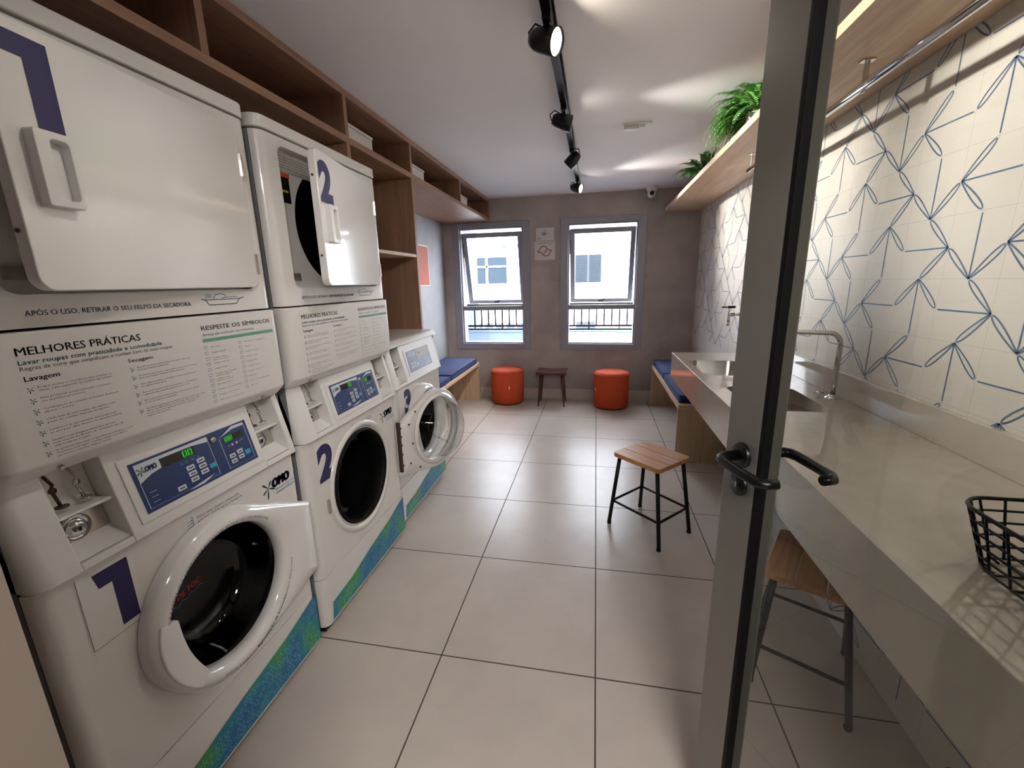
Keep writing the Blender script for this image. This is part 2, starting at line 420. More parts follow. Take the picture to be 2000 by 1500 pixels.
# ================================================================== ROOM
XL, XR, YB, ZC = -1.80, 1.075, 5.10, 2.334
def slab(name, x0, x1, y0, y1, z0, z1, mat, **k):
    o = MB().box(x0, x1, y0, y1, z0, z1).build(name, mat); tag(o, kind='structure', **k); return o
slab('floor', -3.2, 3.2, -3.2, YB+0.2, -0.12, 0, 'floor')
slab('ceiling', -3.2, 3.2, -3.2, YB+0.2, ZC, ZC+0.15, 'ceil')
slab('wall_left', XL-0.15, XL, 0.19, YB, 0, ZC, 'cement_blue')
# back wall with two window openings
W1 = (-1.60, -0.849, 0.677, 2.022); W2 = (-0.322, 0.436, 0.677, 2.022)
mb = MB()
y0, y1 = YB, YB+0.2
xs = [XL-0.15, W1[0], W1[1], W2[0], W2[1], XR+0.15]
for i in (0, 2, 4): mb.box(xs[i], xs[i+1], y0, y1, 0, ZC)
for Wd in (W1, W2):
    mb.box(Wd[0], Wd[1], y0, y1, 0, Wd[2]); mb.box(Wd[0], Wd[1], y0, y1, Wd[3], ZC)
tag(mb.build('wall_back', 'cement'), kind='structure')
slab('baseboard_back', XL, XR, YB-0.014, YB, 0, 0.122, 'skirting')
slab('baseboard_left', XL, XL+0.014, 2.93, YB-0.014, 0, 0.122, 'skirting')
# front wall with the doorway the photographer stands in, and the corridor behind
slab('wall_front_left', -3.2, -0.40, 0.03, 0.187, 0, ZC, 'hall')
slab('wall_front_right', 0.585, 3.2, 0.03, 0.187, 0, ZC, 'hall')
slab('wall_front_top', -0.40, 0.585, 0.03, 0.187, 2.24, ZC, 'hall')
slab('wall_corridor_back', -3.2, 3.2, -3.3, -3.2, 0, ZC, 'hall')
slab('wall_corridor_left', -3.3, -3.2, -3.2, 0.187, 0, ZC, 'hall')
slab('wall_corridor_right', 3.2, 3.3, -3.2, 0.187, 0, ZC, 'hall')
# tiled wall on the right, with the drawn pattern of straight strokes and petals
mb = MB(); mb.box(XR, XR+0.15, 0.187, YB, 0, ZC, 0)
mb.box(0.985, XR, 0.187, 3.20, 0, 0.60, 0)
E = []
B_, C_, E_, F_ = (4, 9), (5, 8), (4, 7), (7, 8)
for s_, lst in ((B_, [(-1, 1, 'L', 0), (-2, 0, 'S', 0), (-1, -1, 'L', 0)]), (C_, [(0, 2, 'S', 0), (-1, 1, 'L', 0), (1, 1, 'L', 0)]),
                (E_, [(2, 0, 'S', 0), (1, 1, 'L', 0), (1, -1, 'L', 0)]), (F_, [(1, -1, 'L', 0), (0, -2, 'S', 0), (-1, -1, 'L', 0)])):
    for d_ in lst: E.append((s_, d_))
def stroke(pts, xw, wd):
    n = len(pts)
    L, R = [], []
    for i, p in enumerate(pts):
        a = pts[max(0, i-1)]; b = pts[min(n-1, i+1)]; dx, dy = b[0]-a[0], b[1]-a[1]; q = math.hypot(dx, dy) or 1e-9
        L.append((xw, p[0]-dy/q*wd/2, p[1]+dx/q*wd/2)); R.append((xw, p[0]+dy/q*wd/2, p[1]-dx/q*wd/2))
    mb.add(L+R, [(i, i+1, n+i+1, n+i) for i in range(n-1)], 1)
LWD = 0.0047
for a in range(-12, 16):
    for b_ in range(-12, 16):
        ox, oz = 2*a+4*b_, 2*a-4*b_
        for (si, sj), (di, dj, typ, _) in E:
            i0, j0 = si+ox, sj+oz; ym, zm = G0Y+GY*i0, G0Z+GZ*j0; ye, ze = G0Y+GY*(i0+di), G0Z+GZ*(j0+dj)
            if not (0.25 < min(ym, ye) and max(ym, ye) < YB-0.01): continue
            if min(zm, ze) < 0.005 or max(zm, ze) > 2.33: continue
            low = max(zm, ze) < 0.60 and max(ym, ye) < 3.19
            if not low and max(zm, ze) < 0.9: continue
            xw = (0.985 if low else XR)-0.0007
            if typ == 'S':
                stroke([(ym, zm), (ym+(ye-ym)*0.965, zm+(ze-zm)*0.965)], xw, LWD)
            else:
                pts = []
                ux, uz = ye-ym, ze-zm
                for k in range(25):
                    t = 2*PI*k/24; u = (1-math.cos(t))/2
                    u2 = 0.95*u; v = 0.085*math.sin(t)*(0.35+0.65*u)
                    v = math.copysign(abs(v), math.sin(t))
                    pts.append((ym+ux*u2-uz*v, zm+uz*u2+ux*v))
                stroke(pts, xw, LWD)
tag(mb.build('wall_right', ['azulejo', 'tileline'], fix=False), kind='structure')

# ------------------------------------------------------------------ windows
def window(idx, Wd, tilt):
    x0, x1, z0, z1 = Wd
    root = empty('window_%d' % idx, ((x0+x1)/2, YB, z0)); tag(root, kind='structure')
    cx = (x0+x1)/2; ox = lambda x: x-cx; oz = lambda z: z-z0
    hw = (x1-x0)/2; H = z1-z0
    f = MB()      # casing on the wall + frame in the opening
    t = 0.085
    for a in ((-hw-t, -hw, -0.07, H+0.062), (hw, hw+t, -0.07, H+0.062)): f.box(a[0], a[1], -0.014, 0.02, a[2], a[3])
    f.box(-hw, hw, -0.014, 0.02, -0.07, 0); f.box(-hw, hw, -0.014, 0.02, H, H+0.062)
    f.box(-hw, -hw+0.012, 0.02, 0.14, 0, H); f.box(hw-0.012, hw, 0.02, 0.14, 0, H)
    f.box(-hw, hw, 0.02, 0.14, 0, 0.012); f.box(-hw, hw, 0.02, 0.14, H-0.012, H)
    f.build('window_frame', 'alu', root, bevel=0.002, segs=2)
    tz = 1.075-z0
    MB().box(-hw+0.012, hw-0.012, 0.03, 0.09, tz, tz+0.052).build('transom', 'alu', root, bevel=0.003, segs=2)
    p = MB().box(-hw+0.012, hw-0.012, 0.07, 0.076, 0.012, tz).build('lower_pane', 'pane', root)
    # awning sash hinged at the top, pushed out at the bottom
    sh = H-0.05-(tz+0.052)+0.005; sw = hw-0.016
    s = empty('sash', (0, 0.075, H-0.045), parent=root); s.rotation_euler = (tilt, 0, 0)
    fr = MB(); b = 0.052
    fr.box(-sw, sw, -0.02, 0.02, -b, 0); fr.box(-sw, sw, -0.02, 0.02, -sh, -sh+b*0.8)
    fr.box(-sw, -sw+b, -0.02, 0.02, -sh+b*0.8, -b); fr.box(sw-b, sw, -0.02, 0.02, -sh+b*0.8, -b)
    fr.build('sash_frame', 'alu', s, bevel=0.003, segs=2)
    MB().box(-sw+b, sw-b, -0.003, 0.003, -sh+b*0.8, -b).build('sash_pane', 'pane', s)
    h = MB(); h.box(-0.03, 0.03, -0.032, -0.02, -sh+0.014, -sh+0.026); h.tube([(0.0, -0.03, -sh+0.02), (0.02, -0.045, -sh+0.03), (0.045, -0.05, -sh+0.05)], 0.006)
    h.build('latch', 'black', s)
    # friction stay at the left jamb
    MB().tube([(-hw+0.016, 0.08, H-0.06), (-hw+0.016, 0.10, H-0.32)], 0.005).build('stay', 'blacksteel', root)
window(1, W1, math.radians(14)); window(2, W2, math.radians(14))

# ------------------------------------------------------------------ outside
slab('ground_outside', -14, 14, YB+0.2, 24, -3.2, -3.0, 'asphalt')
b = empty('opposite_building', (0, 11.6, -3.0)); tag(b, 'white apartment building opposite, seen bright through both windows', 'building')
MB().box(-13, 13, 0, 3, 0, 9).build('wall', 'facade', b)
def farwin(x0, x1, z0, z1, mat, slats=0):
    f = MB(); f.box(x0, x1, -0.06, 0.0, z0+3, z1+3)
    w_ = f.build('window', mat, b)
    if slats:
        s = MB()
        for k in range(slats):
            z = z0+3+(z1-z0)*(k+0.5)/slats; s.box(x0+0.02, (x0+x1)/2-0.03, -0.075, -0.06, z-0.012, z+0.006); s.box((x0+x1)/2+0.03, x1-0.02, -0.075, -0.06, z-0.012, z+0.006)
        s.build('slats', 'extglass', w_)
    else:
        s = MB(); s.box(x0, x1, -0.08, -0.06, z0+3+(z1-z0)*0.62, z0+3+(z1-z0)*0.68); s.box((x0+x1)/2-0.03, (x0+x1)/2+0.03, -0.08, -0.06, z0+3, z1+3); s.build('window_bars', 'facade', w_)
k = 11.54/11
farwin(-3.42, -2.36, 1.38, 2.06, 'extglass'); farwin(-2.0, -1.35, 1.38, 2.06, 'extglass'); farwin(-0.55, 0.12, 1.36, 2.05, 'shutter', 18)
for x in (-2.47, -2.07): MB().box(x, x+0.12, -0.02, 0.0, 5.28, 5.38).build('vent', 'shutter', b)
for i in range(6): MB().box(-3.6+i*0.3, -3.38+i*0.3, -0.03, 0, 3.15, 3.32).build('vent_block', 'shutter', b)
MB().box(-0.5, 0.0, -0.03, 0, 3.1, 3.35).build('vent_block', 'shutter', b)
# neighbouring balcony parapet with iron railing
r_ = empty('balcony_railing', (0, 7.0, 0.70)); tag(r_, 'dark iron railing with thin vertical bars outside the windows', 'railing')
MB().box(-2.16, 3.0, -0.015, 0.015, 0.332, 0.360).build('top_rail', 'rail', r_)
MB().box(-2.16, 3.0, -0.014, 0.014, -0.015, 0.015).build('bottom_rail', 'rail', r_)
kb = 0
x = -1.99
while x < 1.6:
    MB().box(x-0.011, x+0.011, -0.011, 0.011, 0.015, 0.332).build('baluster', 'rail', r_)
    if kb % 4 == 0: MB().box(x-0.009, x+0.009, -0.009, 0.009, -0.055, -0.01).build('post_foot', 'rail', r_)
    x += 0.118; kb += 1
mb = MB(); mb.box(-2.155, 3.2, 6.88, 7.1, -3.0, 0.645); mb.box(-2.155, 3.2, 6.86, 7.12, 0.62, 0.645)
tag(mb.build('parapet', 'bluewall'), 'pale blue rendered parapet wall under the iron railing', 'wall')
tag(MB().box(-2.6, -2.16, 5.32, 7.9, -3.0, 3.2).build('side_wall', 'bluewall'), 'pale blue side wall at the left edge of the left window view', 'wall')
a = empty('awning', (0, 6.858, 0.54)); tag(a, 'white ribbed awning over a dark opening below the railing, right window', 'awning')
mb = MB(); mb.add([(-0.6, 0, 0.07), (0.33, 0, 0.07), (0.40, -0.22, -0.02), (-0.6, -0.22, -0.02), (-0.6, 0, 0.055), (0.33, 0, 0.055), (0.40, -0.22, -0.035), (-0.6, -0.22, -0.035)],
                  [(0, 1, 2, 3), (7, 6, 5, 4), (3, 2, 6, 7), (1, 5, 6, 2), (0, 3, 7, 4), (0, 4, 5, 1)])
mb.build('canopy', 'facade', a)
for i in range(8): MB().tube([(-0.55+i*0.125, -0.005, 0.075), (-0.55+i*0.13, -0.21, -0.012)], 0.005, seg=6).build('rib', 'shutter', a)
MB().box(-0.62, 0.32, -0.03, 0.0, -0.16, -0.005).build('opening', 'dark', a)

# ================================================================== LAUNDRY MACHINES
W = 0.75
def star(dec, a, b, s, mats=('splash', 'inkgreen', 'ink')):
    for k, (ang, L, mt) in enumerate(((2.3, 1.0, 0), (0.75, 0.9, 1), (-0.45, 0.85, 2), (-1.75, 1.05, 0), (-2.6, 0.9, 1))):
        drop(dec, a, b, ang, s*L, s*0.32, mats[mt])
def omo(dec, a, b, s, full=True):
    """brand mark: splash then the three letters, s = cap height"""
    cx, cy = a, b+s*0.25
    for ang, L in ((2.4, 1.05), (0.95, 0.9), (-2.65, 0.95), (-1.75, 1.25), (-0.45, 1.0)):
        drop(dec, cx, cy, ang, s*L, s*0.30, 'splash')
    dec.text('OMO', a+s*0.62, b-s*0.02, s, 'navy', w=s*2.6, bold=0.10, shear=0.08, d=0.0012)
LAV = [['Roupas escuras e coloridas podem manchar as', 'claras. Lave separado as roupas agressivas!'], ['Para preservar peças delicadas e íntimas,', 'use saquinhos protetores.'],
       ['Certifique-se de esvaziar os bolsos, fechando', 'zíperes e botões.'], ['Cuide bem de suas roupas, não misture com', 'peças de cozinha, limpeza ou tapetes.'],
       ['Lembre-se de não misturar suas peças com', 'as dos pets. Elas devem ser lavadas à parte.'], ['Lavagem com dosagem automática da nova', 'mais ampola do Brasil e do amaciante que dá', 'vida longa às roupas.'],
       ['Se preferir não usar os produtos, escolha o ciclo', '"Somente com água" e utilize sempre produtos', 'em versões líquidas. Nunca em pó.']]
SEC = [['Sacudir bem as roupas antes de secar evita que', 'as peças fiquem amassadas.'], ['Durante o processo, evite abrir a porta da secadora', 'para suas roupas secarem adequadamente.'],
       ['Não sobrecarregue a secadora, suas peças precisam', 'de espaço para girar.'], ['Para secar peças volumosas, pressione 10 minutos', 'e garanta que estejam girando para secar.'],
       ['Não é permitido lavar produtos de terceiros. Quem', 'no lar se mantém organizado.'], ['Ao abrir a porta para retirar a roupa, tire seu cesto,', 'filtros de fibra antes da retirada das peças que', 'foram secas com ajuda da máquina e garanta a', 'higiene da secadora.']]
SY1 = ['Não lavar', 'Lavagem manual', 'Lavagem normal', 'Lavagem delicada', 'Lavagem média', 'Lavagem suave em baixa', 'Lavagem à seco', 'Não lavar à seco', 'Permite o uso de alvejante', 'Permite o uso de cloro', 'Não permite o uso de cloro']
SY2 = ['Não deve ser centrifugada', 'Secagem', 'Secagem em tambor', 'Secagem normal', 'Secagem suave', 'Secagem à sombra', 'Secagem na vertical', 'Não passar', 'Passar em alta temperatura', 'Não secar']
_cache = {}
def cached(key, fn, name, parent):
    if key not in _cache: _cache[key] = fn(name, parent); return _cache[key]
    o = _cache[key].copy(); COL.objects.link(o); o.parent = parent; return o
def print_panel(name, parent):
    d = Dec(lambda a, b, e: (0.015+e, a, b))
    d.text('MELHORES PRÁTICAS', 0.070, 1.2885, 0.0148, 'ink', w=0.224, bold=0.01)
    d.text('Lavar roupas com praticidade e comodidade', 0.070, 1.2715, 0.0088, 'inkcyan', w=0.271, bold=0.012)
    d.text('Regras de ouro que simplificam e cuidam bem de suas roupas', 0.070, 1.2605, 0.0074, 'inkgrey', w=0.295)
    d.text('Lavagem', 0.072, 1.2405, 0.0094, 'ink', w=0.055, bold=0.015)
    d.text('Secagem', 0.256, 1.2425, 0.0078, 'ink', w=0.057, bold=0.015)
    for i, L in enumerate(LAV):
        z = 1.2235-i*0.0212; star(d, 0.0765, z, 0.0068)
        for j, t in enumerate(L): d.text(t, 0.088, z+0.0015-j*0.0062, 0.0036, 'inkgrey', w=0.135*len(t)/45, res=1)
    for i, L in enumerate(SEC):
        z = 1.2255-i*0.0198; star(d, 0.2605, z, 0.0062)
        for j, t in enumerate(L): d.text(t, 0.272, z+0.0015-j*0.0058, 0.0034, 'inkgrey', w=0.147*len(t)/50, res=1)
    d.text('RESPEITE OS SÍMBOLOS', 0.454, 1.2925, 0.0115, 'ink', w=0.249, bold=0.008)
    d.text('Antes de colocar na máquina', 0.454, 1.2775, 0.0070, 'inkblue', w=0.180)
    d.rect(0.452, 0.712, 1.2605, 1.2695, 'inkgreen')
    for i, t in enumerate(SY1):
        z = 1.245-i*0.0150; d.line(rrect(0.452, 0.462, z-0.003, z+0.004, 0.002, 2), 0.0008, 'inkblue', closed=True)
        d.text(t, 0.474, z-0.001, 0.0034, 'inkgrey', w=0.0032*len(t), res=1)
        if i in (2, 5, 6): d.text('temperatura máxima 40', 0.474, z-0.0065, 0.0030, 'inkgrey', w=0.055, res=1)
    for i, t in enumerate(SY2):
        z = 1.245-i*0.0150; d.line(rrect(0.568, 0.578, z-0.003, z+0.004, 0.001, 2), 0.0008, 'inkblue', closed=True)
        d.text(t, 0.588, z-0.001, 0.0034, 'inkgrey', w=0.0032*len(t), res=1)
    return d.build(name, parent)
def swoosh(root, pts, seed):
    d = Dec(lambda a, b, e: (0.0+e, a, b)); mbp = d
    # upper boundary smoothed
    d.poly(pts, 'wave', 0.0018)
    rnd = random.Random(seed)
    ys = [p[0] for p in pts]; y0, y1 = min(ys), max(ys)
    top = sorted([p for p in pts if p[1] > 0.09], key=lambda p: p[0])
    def zt(y):
        for i in range(len(top)-1):
            if top[i][0] <= y <= top[i+1][0]: return top[i][1]+(top[i+1][1]-top[i][1])*(y-top[i][0])/(top[i+1][0]-top[i][0])
        return top[-1][1]
    y = y0+0.02; row = 0
    while y < y1-0.015:
        z = 0.045+(0.009 if row % 2 else 0)
        while z < zt(y)-0.012:
            if rnd.random() < 0.8:
                r0 = rnd.uniform(0.0055, 0.0085); a0 = rnd.uniform(0, 6.28); span = rnd.choice((6.28, 6.28, 3.6, 4.4)); yy = y+rnd.uniform(-.002, .002); zz = z+rnd.uniform(-.002, .002)
                d.line([(yy+r0*0.8*math.cos(a0+span*k/12), zz+r0*math.sin(a0+span*k/12)) for k in range(13)], 0.0014, 'ring', 0.0024)
            z += 0.0205
        y += 0.0185; row += 1
    return d.build('wave_decal', root)
def washer_door(parent, hinge, angle, closed):
    """swing door, origin on the hinge line at disc height"""
    dr = empty('washer_door', hinge, angle, parent)
    C = (-0.358, 0.0)
    out = hull(circ(C, 0.246, 72)+[(0.0, 0.095), (0.0, -0.175)])
    an = angset(72, (out, C)); ro = radial(out, C, an)
    def ring(rr, x): return [(x, C[0]+r*math.cos(a), C[1]+r*math.sin(a)) for r, a in zip(rr, an)]
    mb = MB()
    R = lambda f, x: ring([max(0.0, v) for v in f], x)
    mb.loft([ring(ro, 0.004), ring(ro, 0.024), ring([v-0.006 for v in ro], 0.038), ring([v-0.020 for v in ro], 0.046),
             ring([0.220+(v-0.246)*0.4 for v in ro], 0.050), ring([0.205]*len(an), 0.047), ring([0.195]*len(an), 0.034), ring([0.191]*len(an), 0.008),
             ring([0.205]*len(an), 0.0), ring([v-0.004 for v in ro], 0.0), ring(ro, 0.004)], 0, True)
    if closed:
        # D-shaped pull area over the lower left of the glass
        a0, a1 = math.radians(161), math.radians(228); pts = []
        for k in range(17): q = a0+(a1-a0)*k/16; pts.append((C[0]+0.230*math.cos(q), C[1]+0.230*math.sin(q)))
        e0 = (C[0]+0.19*math.cos(a1), C[1]+0.19*math.sin(a1)); e1 = (C[0]+0.185*math.cos(a0), C[1]+0.185*math.sin(a0))
        inn = []
        for k in range(9):
            t = k/8; x = e0[0]*(1-t)+e1[0]*t; y = e0[1]*(1-t)+e1[1]*t; bul = math.sin(PI*t)*0.012
            inn.append((x-bul, y-bul*0.3))
        poly = pts+inn
        hd = MB().prism(poly, lambda a, b, e: (e, a, b), 0.034, 0.0512).build('door_pull', 'door_white', dr, bevel=0.004)
        hd['label'] = 'smooth white pull area cutting over the lower left of the glass'
    mb.build('door_ring', 'door_white', dr)
    g = MB(); g.lathe([(0.194, 0.012), (0.190, 0.004), (0.183, -0.01), (0.165, -0.075), (0.140, -0.105), (0.10, -0.118), (0.0, -0.122)], (0, C[0], C[1]), 'X', 56)
    g.build('glass_bowl', 'bowl_dark' if closed else 'bowl', dr, fix=False)
    if closed:
        d = Dec(lambda a, b, e: (0.0500+e, a, b))
        d.text('VERIFIQUE E RETIRE SEUS OBJETOS DA BORRACHA APÓS O USO DA LAVADORA', 0, 0, 0.0072, 'ink', w=0.455, bend=(C[0], C[1], 0.2065, math.radians(172), -1), res=1)
        d.build('upper_rim_print', dr); d = Dec(lambda a, b, e: (0.0500+e, a, b))
        d.text('Solicite à zeladoria a ', 0, 0, 0.0092, 'ink', w=0.125, shear=0.15, bend=(C[0], C[1], 0.2235, math.radians(246), 1), res=1)
        d.text('higienização da borracha', 0, 0, 0.0092, 'ink', w=0.165, bold=0.03, shear=0.15, bend=(C[0], C[1], 0.2235, math.radians(277), 1), res=1)
        d.text('sempre que possível', 0, 0, 0.0078, 'ink', w=0.125, shear=0.15, bend=(C[0], C[1], 0.2235, math.radians(318), 1), res=1)
        d.build('lower_rim_print', dr)
        # sign's reflection painted on the bowl: faint red writing over a blue wave
        d = Dec(lambda a, b, e: (-0.0+e-0.05-0.1*(a+0.55), a, b))
        for t_, a_, w_ in (('OUTE', -0.515, 0.058), ('DE', -0.445, 0.026), ('FOC', -0.408, 0.042)):
            d.text(t_, a_, 0.015+0.1*(a_+0.545), 0.017, 'redreflect', w=w_, bold=0.02)
        d.line([(-0.525+0.165*k/40, 0.004+0.10*0.165*k/40+0.003*math.sin(k*0.9)) for k in range(41)], 0.0018, 'inkblue')
        d.build('bowl_reflection', dr)
    else:
        f = MB()   # moulded inner folds of the clear bowl and flange screws
        f.tube([(-0.01+0.0*k, C[0]+0.11*math.sin(k*0.3-0.8), C[1]-0.12+0.02*k) for k in range(12)], 0.006, seg=8)
        f.build('bowl_fold', 'bowl', dr)
        f = MB(); f.lathe([(0.208, 0.004), (0.222, -0.004), (0.222, -0.010), (0.200, -0.012)], (0, C[0], C[1]), 'X', 56)
        f.build('clamp_ring', 'door_white', dr)
        for (a, b_) in ((-0.03, 0.10), (-0.03, 0.05), (-0.03, 0.0), (-0.03, -0.055), (-0.03, -0.12), (-0.10, 0.10), (-0.12, -0.02), (-0.09, -0.13), (-0.16, 0.16), (-0.17, -0.185)):
            MB().lathe([(0.006, 0.001), (0.006, -0.004), (0.003, -0.006)], (0, a, b_), 'X', 10, cap1=True).build('screw', 'darkmetal', dr)
    return dr
def numeral(dec, ch, a, b, w_, h, dd=0.001):
    if ch == '1':
        pts = [(0.0, 1.0), (1.0, 1.0), (1.0, 0), (0.47, 0), (0.47, 0.76), (0.10, 0.76)]
        dec.poly([(a+x*w_, b+y*h) for x, y in [(0.47, 0.76), (0.10, 0.76), (0.0, 1.0), (0.47, 1.0)]], 'navy', dd)
        dec.poly([(a+x*w_, b+y*h) for x, y in [(0.47, 0), (1, 0), (1, 1), (0.47, 1.0)]], 'navy', dd)
    else: dec.text(ch, a, b, h, 'navy', w=w_, bold=0.055, d=dd, res=6)
def lower_washer(root, num, door_angle, single=False):
    zt = 0.832
    # cabinet shell, open in front
    top = 1.05 if single else 1.335
    sh = MB(); sh.box(-0.68, -0.036, 0, W, 0.035, 1.05, skip=('xp',)); 
    for yy in (0.05, W-0.05):
        for xx in (-0.62, -0.08): sh.lathe([(0.02, 0), (0.02, 0.036)], (xx, yy, 0), 'Z', 12, cap0=True)
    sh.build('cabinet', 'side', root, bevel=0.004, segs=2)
    # front panel with round opening
    C = (0.372, 0.545)
    fp = MB(); plate_hole(fp, [(0, 0.252), (W, 0.252), (W, zt-0.004), (0, zt-0.004)], C, circ(C, 0.220, 64), -0.032, 0.0, vr=VR)
    fp.build('front_panel', 'machine', root, bevel=0.004)
    lp = MB(); front_block(lp, [(0.03, -0.036, 0), (0.247, -0.036, 0)], 0, W, VR, VR); lp.build('access_panel', 'machine', root, bevel=0.003)
    tk = MB(); tk.box(-0.06, -0.02, 0.01, W-0.01, 0.004, 0.03); tk.build('toe_kick', 'black', root)
    # white collar, gasket, drum
    if door_angle is not None and door_angle > 0:
        cl = MB(); cl.lathe([(0.256, 0.001), (0.252, 0.010), (0.240, 0.012), (0.227, 0.004), (0.223, -0.02)], (0, C[0], C[1]), 'X', 56); cl.build('door_collar', 'machine', root)
        MB().box(0.0, 0.008, 0.095, 0.107, 0.50, 0.56).build('door_latch', 'steel', root)
    gk = MB(); gk.lathe([(0.222, -0.006), (0.215, 0.010), (0.208, 0.010), (0.202, -0.01), (0.200, -0.05), (0.215, -0.08)], (0, C[0], C[1]), 'X', 56); gk.build('door_gasket', 'rubber', root)
    dm = MB(); dm.lathe([(0.215, -0.08), (0.225, -0.10), (0.225, -0.46), (0.05, -0.50), (0.0, -0.50)], (0, C[0], C[1]), 'X', 48)
    for k in range(3):
        q = k*2*PI/3+0.6; cy, cz = C[0]+0.21*math.cos(q), C[1]+0.21*math.sin(q)
        dm.tube([(-0.11, cy, cz), (-0.45, cy, cz)], 0.022, seg=8)
    dm.build('drum', 'drum', root)
    # number sticker
    d = Dec(lambda a, b, e: (e, a, b))
    if num != '2':
        d.line([(0.066, 0.815), (0.066, 0.64), (0.178, 0.64)], 0.0012, 'inkgrey', 0.0009)
    d.rect(0.064, 0.178, 0.64, 0.816, 'plastic', 0.0006)
    if num == '1': numeral(d, '1', 0.095, 0.654, 0.072, 0.152)
    elif num == '2': numeral(d, '2', 0.070, 0.652, 0.105, 0.150)
    else: numeral(d, '3', 0.140, 0.662, 0.095, 0.148)
    d.build('number_sticker', root)
    swoosh(root, [(0.742, 0.040), (0.742, 0.236), (0.572, 0.193), (0.372, 0.163), (0.200, 0.128), (0.052, 0.118), (0.040, 0.040)], int(num))
    # control section: sheared blocks on the sloping face
    kx = -0.238
    S = lambda w_, y, z: (0.015+kx*(z-zt)+w_, y, z)
    zc = 1.062
    cs = MB(); bk = -0.075
    L0, L1, R0, R1 = (0.080, 0.186, 0.606, 0.716)
    if single: R0 = R1 = W-0.03
    for a, b_, r1, r2 in ((0, L0, VR, 0), (L1, R0, 0, 0), (R1, W, 0, 0.02)):
        front_block(cs, [(zt, bk, 0), (zc, bk, 0)], a, b_, r1, r2, tf=S)
    for a, b_ in ((L0, L1), (R0, R1)):
        if b_ > a:
            cs.box(bk, 0, a, b_, zt, 0.848, tf=S)
            cs.box(bk, -0.055, a, b_, 0.848, zc, tf=S)
            cs.box(-0.056, -0.012, a, b_, 0.940, 0.947, tf=S)
            cs.add([S(-0.055, a, 0.880), S(-0.055, b_, 0.880), S(-0.008, b_, 0.850), S(-0.008, a, 0.850)], [(0, 1, 2, 3)])
    cs.build('control_housing', 'plastic', root, bevel=0.003, segs=2)
    for a, b_ in ((L0, L1), (R0, R1)):
        if b_ <= a: continue
        m_ = (a+b_)/2
        pl = MB(); pl.box(-0.0545, -0.050, a+0.002, b_-0.004, 0.870, 0.938, tf=S); cbx = pl.build('coin_box_door', 'steel', root)
        lk = MB(); o_ = S(-0.050, m_-0.012, 0.903)
        lk.lathe([(0.030, 0.0), (0.030, 0.006), (0.026, 0.010), (0.022, 0.006), (0.017, 0.006), (0.017, 0.014), (0.012, 0.017), (0.0, 0.017)], o_, 'X', 28)
        lk.build('lock', 'chrome', cbx)
        lh = MB().box(o_[0]+0.0165, o_[0]+0.019, o_[1]-0.002, o_[1]+0.002, o_[2]-0.005, o_[2]+0.005).build('keyhole', 'black', cbx)
        for q, (yy, mt) in enumerate(((m_-0.025, 'darkmetal'), (m_+0.018, 'steel'))):
            ch = MB()
            def T(w_, y, z): return S(w_, y, z)
            ch.tube([T(-0.045, yy, 1.028), T(-0.040, yy+0.006, 1.006), T(-0.036, yy-0.002, 0.998), T(-0.036, yy+0.002, 0.962)], 0.0032, seg=8)
            ch.lathe([(0.012, 0), (0.012, 0.003)], T(-0.034, yy+0.002, 0.958), 'Z', 14, cap0=True, cap1=True)
            ch.lathe([(0.007, 0), (0.007, 0.004)], T(-0.036, yy-0.001, 0.996), 'X', 12, cap0=True, cap1=True)
            ch.build('coin_slide', mt, root)
    # membrane
    if single: P0, P1, Q0, Q1 = 0.250, 0.600, 0.885, 1.010
    else: P0, P1, Q0, Q1 = 0.228, 0.578, 0.878, 1.002
    FR = lambda a, b, e: S(e, a, b)
    fr = MB(); fr.box(0, 0.0035, P0-0.018, P1+0.018, Q0-0.017, Q1+0.014, tf=S)
    pan = fr.build('control_panel', 'plastic', root, bevel=0.001, segs=2)
    d = Dec(lambda a, b, e: S(0.0035+e, P0+a*(P1-P0), Q0+b*(Q1-Q0)))
    if not single:
        d.rect(0, 1, 0, 1, 'panelblue', 0.0006)
        wl_ = 0.004
        d.line([(0.03, 0.60), (0.03, 0.07), (0.60, 0.07), (0.60, 0.95), (0.10, 0.95)], wl_, 'whiteink', 0.0012)
        d.poly([(0.03, 0.58), (0.12, 0.68), (0.20, 0.72), (0.20, 0.95), (0.03, 0.95)], 'whiteink', 0.0012)
        d.poly([(0.20, 0.89), (0.45, 0.89), (0.60, 0.84), (0.60, 0.95), (0.20, 0.95)], 'whiteink', 0.0012)
        d.rect(0.20, 0.47, 0.70, 0.885, 'ledbg', 0.0012)
        d.rect(0.365, 0.455, 0.70, 0.885, 'led_glow', 0.0015)
        for k, a in enumerate((0.375, 0.418)): d.line([(a, 0.735), (a+0.026, 0.735), (a+0.028, 0.85), (a+0.002, 0.85)], 0.006, 'led', 0.0019, closed=True)
        d.line([(0.70, 0.80), (0.70, 0.07), (0.97, 0.07), (0.97, 0.93), (0.88, 0.93)], wl_, 'whiteink', 0.0012)
        d.poly([(0.70, 0.80), (0.84, 0.90), (0.97, 0.90), (0.97, 0.96), (0.85, 0.97)], 'whiteink', 0.0012)
        d.rect(0.735, 0.93, 0.66, 0.80, 'ledbg', 0.0012); d.rect(0.735, 0.825, 0.66, 0.80, 'led_glow', 0.0015)
        d.line([(0.747, 0.68), (0.749, 0.78)], 0.006, 'led', 0.0019)
        d.rect(0.754, 0.758, 0.675, 0.69, 'led', 0.0019)
        for a in (0.763, 0.794): d.line([(a, 0.685), (a+0.020, 0.685), (a+0.022, 0.775), (a+0.002, 0.775)], 0.005, 'led', 0.0019, closed=True)
